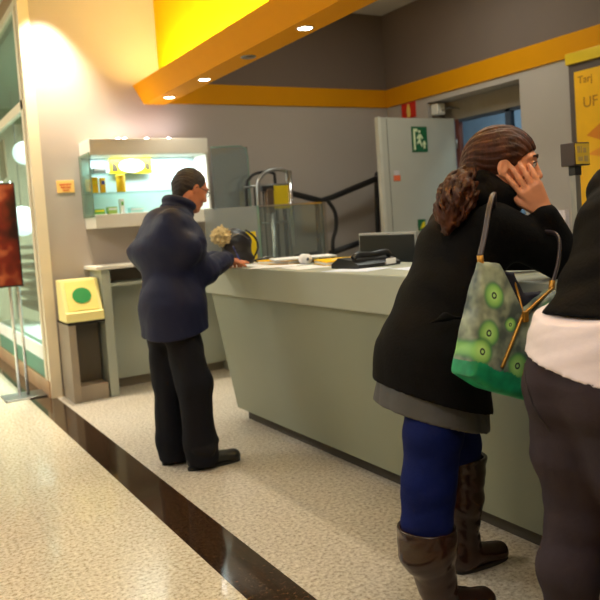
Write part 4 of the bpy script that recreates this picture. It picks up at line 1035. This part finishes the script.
# hand-bag over the right arm
bag = empty('shoulder_bag', (1.66, 1.66, .98), 'green and grey patterned shoulder bag with green base hanging from the arm of the woman', 'bag')
BY = 1.660
F = Field((1.34, 1.56, .72), (1.96, 1.76, 1.27), .005)
outline = [(1.536, 1.222), (1.624, 1.208), (1.668, 1.12), (1.690, 1.045), (1.750, 1.072), (1.846, 1.100), (1.885, .976), (1.835, .797), (1.676, .775), (1.530, .832), (1.446, .890), (1.478, 1.03)]
F.slab(outline, BY, lambda z: np.interp(z, [.78, .90, 1.05, 1.14, 1.22], [.052, .050, .040, .026, .012]), .018)
F.folds(.0022, 3, (18, 18, 12), 1.2)
def bmat(c):
    # 0 patterned cloth ; 1 green base
    line = .948 - (c[:, 0] - 1.426) * .44 + .004 * np.sin(c[:, 0] * 60)
    return (c[:, 2] < line).astype(int)
def print_mat():
    M = bpy.data.materials.new('green_print_cloth'); M.use_nodes = True
    nt = M.node_tree; b = nt.nodes['Principled BSDF']; b.inputs['Roughness'].default_value = .45
    tc = nt.nodes.new('ShaderNodeTexCoord'); last = None
    nz = nt.nodes.new('ShaderNodeTexNoise'); nz.inputs['Scale'].default_value = 16; nt.links.new(tc.outputs['Object'], nz.inputs['Vector'])
    rp = nt.nodes.new('ShaderNodeValToRGB'); e = rp.color_ramp.elements
    e[0].position = .38; e[0].color = lin((66, 80, 80)); e[1].position = .66; e[1].color = lin((158, 170, 148)); nt.links.new(nz.outputs['Fac'], rp.inputs[0]); last = rp.outputs[0]
    centres = [(1.566, 1.115), (1.526, 1.007), (1.492, .957), (1.628, .893), (1.79, 1.03), (1.62, 1.02), (1.757, .925)]
    for i, (x, z) in enumerate(centres):
        vs = nt.nodes.new('ShaderNodeVectorMath'); vs.operation = 'SUBTRACT'; vs.inputs[1].default_value = (x - 1.66, 0, z - .98)
        vm = nt.nodes.new('ShaderNodeVectorMath'); vm.operation = 'MULTIPLY'; vm.inputs[1].default_value = (1, 0, 1)
        ln = nt.nodes.new('ShaderNodeVectorMath'); ln.operation = 'LENGTH'
        nt.links.new(tc.outputs['Object'], vs.inputs[0]); nt.links.new(vs.outputs[0], vm.inputs[0]); nt.links.new(vm.outputs[0], ln.inputs[0])
        k = .046 if i < 5 else .026
        dv = nt.nodes.new('ShaderNodeMath'); dv.operation = 'DIVIDE'; dv.inputs[1].default_value = k; dv.use_clamp = True; nt.links.new(ln.outputs['Value'], dv.inputs[0])
        cr = nt.nodes.new('ShaderNodeValToRGB'); q = cr.color_ramp.elements
        q[0].position = 0; q[0].color = lin((172, 220, 136)); q[1].position = 1; q[1].color = lin((70, 110, 90))
        for pos, c in ((.10, (172, 220, 136)), (.13, (24, 50, 40)), (.21, (24, 50, 40)), (.25, (176, 224, 136)), (.60, (136, 194, 104)), (.85, (60, 130, 80))):
            w_ = q.new(pos); w_.color = lin(c)
        nt.links.new(dv.outputs[0], cr.inputs[0])
        lt_ = nt.nodes.new('ShaderNodeMapRange'); lt_.inputs[1].default_value = .75; lt_.inputs[2].default_value = 1.0; lt_.inputs[3].default_value = 1; lt_.inputs[4].default_value = 0
        nt.links.new(dv.outputs[0], lt_.inputs[0])
        mx = nt.nodes.new('ShaderNodeMix'); mx.data_type = 'RGBA'; nt.links.new(lt_.outputs[0], mx.inputs[0]); nt.links.new(last, mx.inputs[6]); nt.links.new(cr.outputs[0], mx.inputs[7]); last = mx.outputs[2]
    nt.links.new(last, b.inputs['Base Color']); return M
F.mesh('bag_body', [print_mat(), mat('green_base_cloth', (22, 142, 98), .45, var=.3, scale=22)], bag, smooth=2, matfn=bmat)
gold = mat('gold_zip', (176, 128, 52), .35, metal=.7)
rb(MB().tube(chain([(1.560, 1.607, .899), (1.60, 1.608, .955), (1.645, 1.612, 1.015), (1.672, 1.616, 1.044), (1.72, 1.620, 1.066), (1.78, 1.632, 1.088), (1.846, 1.650, 1.106)]), .0055, 8), 'zip', gold, bag)
rb(MB().tube(chain([(1.672, 1.616, 1.04), (1.695, 1.65, 1.09), (1.70, 1.675, 1.15)]), .004, 8), 'zip', gold, bag)
rb(MB().box((1.660, 1.602, 1.022), (1.682, 1.612, 1.056), .003), 'zip_pull', gold, bag)
for p, q in (((1.552, 1.66, 1.20), (1.548, 1.66, 1.238)), ((1.848, 1.66, 1.085), (1.858, 1.66, 1.130))):
    rb(MB().cyl(p, q, .010, 12), 'strap_ring', gold, bag)
strap_m = mat('dark_strap', (58, 48, 52), .4)
rb(MB().tube(chain([(1.548, 1.66, 1.235), (1.585, 1.672, 1.30), (1.625, 1.69, 1.375), (1.675, 1.72, 1.42), (1.75, 1.79, 1.41), (1.86, 1.90, 1.33), (1.95, 1.86, 1.28), (1.965, 1.76, 1.282), (1.945, 1.70, 1.262), (1.905, 1.672, 1.19), (1.858, 1.66, 1.12)]), .0095, 10, flat=.6), 'strap', strap_m, bag)
F = Field((1.58, 1.60, .95), (1.90, 1.78, 1.24), .005)
F.slab([(1.62, 1.19), (1.70, 1.17), (1.74, 1.10), (1.83, 1.095), (1.80, 1.0), (1.66, 1.0)], 1.68, lambda z: np.full(len(z), .014), .010).folds(.003, 2, (30, 30, 30))
F.mesh('lining', mat('navy_lining', (18, 20, 40), .7), bag, smooth=1)

bag.location.x += .045
# ---------------------------------------------------------------- third person at the right edge
th_ = empty('person', (1.68, 1.36, 0), 'person seen from behind with white shirt tail and grey trousers at the right edge', 'person')
hu = _n((.3, 0, 1)); hf = _n((.98, .12, -.2))
J = dict(lat=_n((-.02, 1, 0)), pel=A3(1.69, 1.33, .93), waist=A3(1.76, 1.33, 1.09), chest=A3(1.88, 1.33, 1.27), neck=A3(1.98, 1.33, 1.48), headc=A3(2.06, 1.34, 1.60), hu=hu, hf=hf,
    sl=A3(1.96, 1.46, 1.41), sr=A3(1.96, 1.18, 1.41), el=A3(2.17, 1.50, 1.18), er=A3(2.17, 1.14, 1.18), wl=A3(2.36, 1.42, 1.155), wr=A3(2.36, 1.22, 1.155),
    hl=A3(1.65, 1.41, .88), hr=A3(1.65, 1.25, .88), kl=A3(1.68, 1.41, .50), kr=A3(1.70, 1.22, .50), al=A3(1.64, 1.42, .10), ar=A3(1.66, 1.20, .10), tl=A3(1.80, 1.43, .04), tr=A3(1.82, 1.19, .04))
P3, ax3 = body(th_, J, (1.4, 1.0, 0), (2.52, 1.7, 1.80), .0065, skin_wom, 1.0,
    hands={'r': ((J['wr'], (.8, .5, -.1), (0, 0, -1), -1), dict(curl=(.1, .12, .15, .2))), 'l': ((J['wl'], (.8, -.5, -.1), (0, 0, -1), 1), dict(curl=(.1, .12, .15, .2)))})
eyes(th_, P3, ax3, 1.0, skin_wom, brn)
F = Field((1.80, 1.15, 1.3), (2.3, 1.55, 1.80), .0065)
F.ell(P3(-.02, 0, .035), (.112, .094, .102), ax3, 0).cap(P3(-.06, 0, 0), P3(-.09, 0, -.13), .07, .05, .03, lat=ax3[1], w=1.3).ell(P3(.085, 0, -.04), (.095, .12, .095), ax3, .012, op='sub').folds(.003, 4, (60, 60, 10), .6)
F.mesh('hair', mat('dark_brown_hair', (44, 28, 20), .5, var=.3, scale=30), th_, smooth=1)
lat = J['lat']
F = Field((1.38, .98, .95), (2.52, 1.72, 1.62), .007)
F.cap((1.70, 1.33, 1.02), (1.775, 1.33, 1.14), .142, .112, .03, lat=lat, w=1.20).cap((1.775, 1.33, 1.14), (1.885, 1.33, 1.30), .112, .116, .05, lat=lat, w=1.28).cap((1.885, 1.33, 1.30), (1.965, 1.33, 1.41), .116, .080, .05, lat=lat, w=1.6)
F.cap((1.95, 1.33, 1.42), (1.98, 1.33, 1.47), .072, .062, .03)
for k in ('l', 'r'): F.cap(J['s' + k], J['e' + k], .074, .064, .04).cap(J['e' + k], J['w' + k], .060, .042, .02)
F.folds(.003, 15, (12, 12, 16), 1.0); F.cut((1.70, 1.33, 1.045), (-.30, 0, -1))
F.mesh('jacket', blk, th_, smooth=2)
F = Field((1.38, 1.02, .82), (1.98, 1.66, 1.14), .006)
F.cap((1.668, 1.33, .86), (1.685, 1.33, .97), .184, .166, .02, lat=lat, w=1.16).cap((1.69, 1.33, .97), (1.73, 1.33, 1.09), .160, .146, .03, lat=lat, w=1.17)
F.folds(.003, 19, (10, 16, 20), 1.2); F.cut((1.60, 1.33, .935), (-.06, .22, -1)); F.cut((1.66, 1.33, 1.085), (-.2, 0, 1))
F.mesh('shirt_tail', mat('white_cotton', (236, 222, 226), .8, var=.04, bump=.1), th_, smooth=1)
gt = mat('grey_brown_trousers', (56, 48, 54), .8, spec=.12, var=.08, scale=8, bump=.15, bscale=90)
F = Field((1.36, 1.0, .04), (2.0, 1.68, 1.06), .0065)
F.cap((1.69, 1.33, 1.0), (1.685, 1.33, .90), .132, .145, .03, lat=lat, w=1.16)
F.ell((1.645, 1.405, .88), (.135, .098, .125), None, .05).ell((1.645, 1.255, .88), (.135, .098, .125), None, .05)
F.poly([(1.66, 1.405, .84), (1.66, 1.41, .68), (1.68, 1.415, .50), (1.635, 1.42, .34), (1.65, 1.42, .09)], [.115, .104, .082, .080, .066], .04)
F.poly([(1.66, 1.255, .84), (1.69, 1.24, .68), (1.73, 1.225, .50), (1.70, 1.21, .34), (1.67, 1.20, .09)], [.115, .104, .082, .080, .066], .04)
F.folds(.0014, 23, (6, 6, 30), 1.2); F.cut((1.6, 1.3, .075), (0, 0, -1))
F.mesh('trousers', gt, th_, smooth=1)
tro3 = [c for c in th_.children if c.name.startswith('trousers')][0]
def on_surf(o, pts, out=.0005):
    r = []
    for p in pts:
        ok, co, nr, _ = o.closest_point_on_mesh(Vector(rel(p, th_))); r.append(co + nr * out)
    return r
MB().tube(on_surf(tro3, chain([(1.50, 1.50, .97), (1.46, 1.44, .90), (1.48, 1.40, .80), (1.53, 1.38, .76)], 10)), .0022, 6).build('pocket_seam', mat('dark_seam', (40, 34, 36), .8), th_)
shoe(th_, (1.57, 1.42, 0), (1.83, 1.435, 0), r=.040); shoe(th_, (1.59, 1.20, 0), (1.85, 1.185, 0), r=.040)

# ================================================================== LIGHT
wd = bpy.data.worlds.new('world'); S.world = wd; wd.use_nodes = True
wd.node_tree.nodes['Background'].inputs[0].default_value = (1, .93, .82, 1); wd.node_tree.nodes['Background'].inputs[1].default_value = 0.03
def area(name, loc, sx, sy, power, col, rot=(0, 0, 0), spread=180):
    L = bpy.data.lights.new(name, 'AREA'); L.shape = 'RECTANGLE'; L.size = sx; L.size_y = sy; L.energy = power; L.color = col
    L.spread = math.radians(spread)
    o = bpy.data.objects.new(name, L); COL.objects.link(o); o.location = loc; o.rotation_euler = rot; return o
def spot(name, loc, power, col, ang=80, blend=.6, r=.04, rot=(0, 0, 0)):
    L = bpy.data.lights.new(name, 'SPOT'); L.energy = power; L.color = col; L.spot_size = math.radians(ang); L.spot_blend = blend; L.shadow_soft_size = r
    o = bpy.data.objects.new(name, L); COL.objects.link(o); o.location = loc; o.rotation_euler = rot; return o
warm = (1, .945, .85); neut = (.96, 1, .90); cool = (.86, .95, 1.0)
for x, y, pw in ((-1.4, 9.5, 115), (-1.4, 6.0, 100), (-1.4, 2.5, 36), (0.3, 0.1, 34)): area('hall_fill_light', (x, y, ZC - .03), 1.2, 1.2, pw, warm if y > 2 else (1, .97, .95))  # unseen lights added over the hall; the nearest brightens the white shirt
for y, pw in ((4.6, 24), (1.6, 14), (-1.2, 8)): area('office_ceiling_lamp', (3.7, y, ZC - .03), 1.2, .6, pw, neut)
spot('wall_washer', (1.43, 6.30, ZC - .04), 330, (1, .88, .68), 76, .9, .03, (math.radians(8), 0, 0))
for y in (6.2, 5.42, 3.87, 3.09, 2.31, 1.53): spot('beam_downlight', (2.395, y, 2.53), 22, (1, .88, .68), 110, .7)
area('display_light', (2.2, 6.42, 2.045), .9, .12, 11, cool)
area('cove_wash', (2.36, 2.4, 2.70), .04, 8.0, 110, (1, .76, .30), (0, math.pi, 0))
area('display_upper_light', (2.25, 6.44, 2.23), .7, .1, 1.2, (1, .85, 1), (math.pi, 0, 0))
area('shop_light', (2.6, 8.5, 3.24), .5, 3.0, 520, (.92, .98, 1))
area('recess_light', (6.2, 5.4, 3.4), .8, .8, 60, (.8, .9, 1))
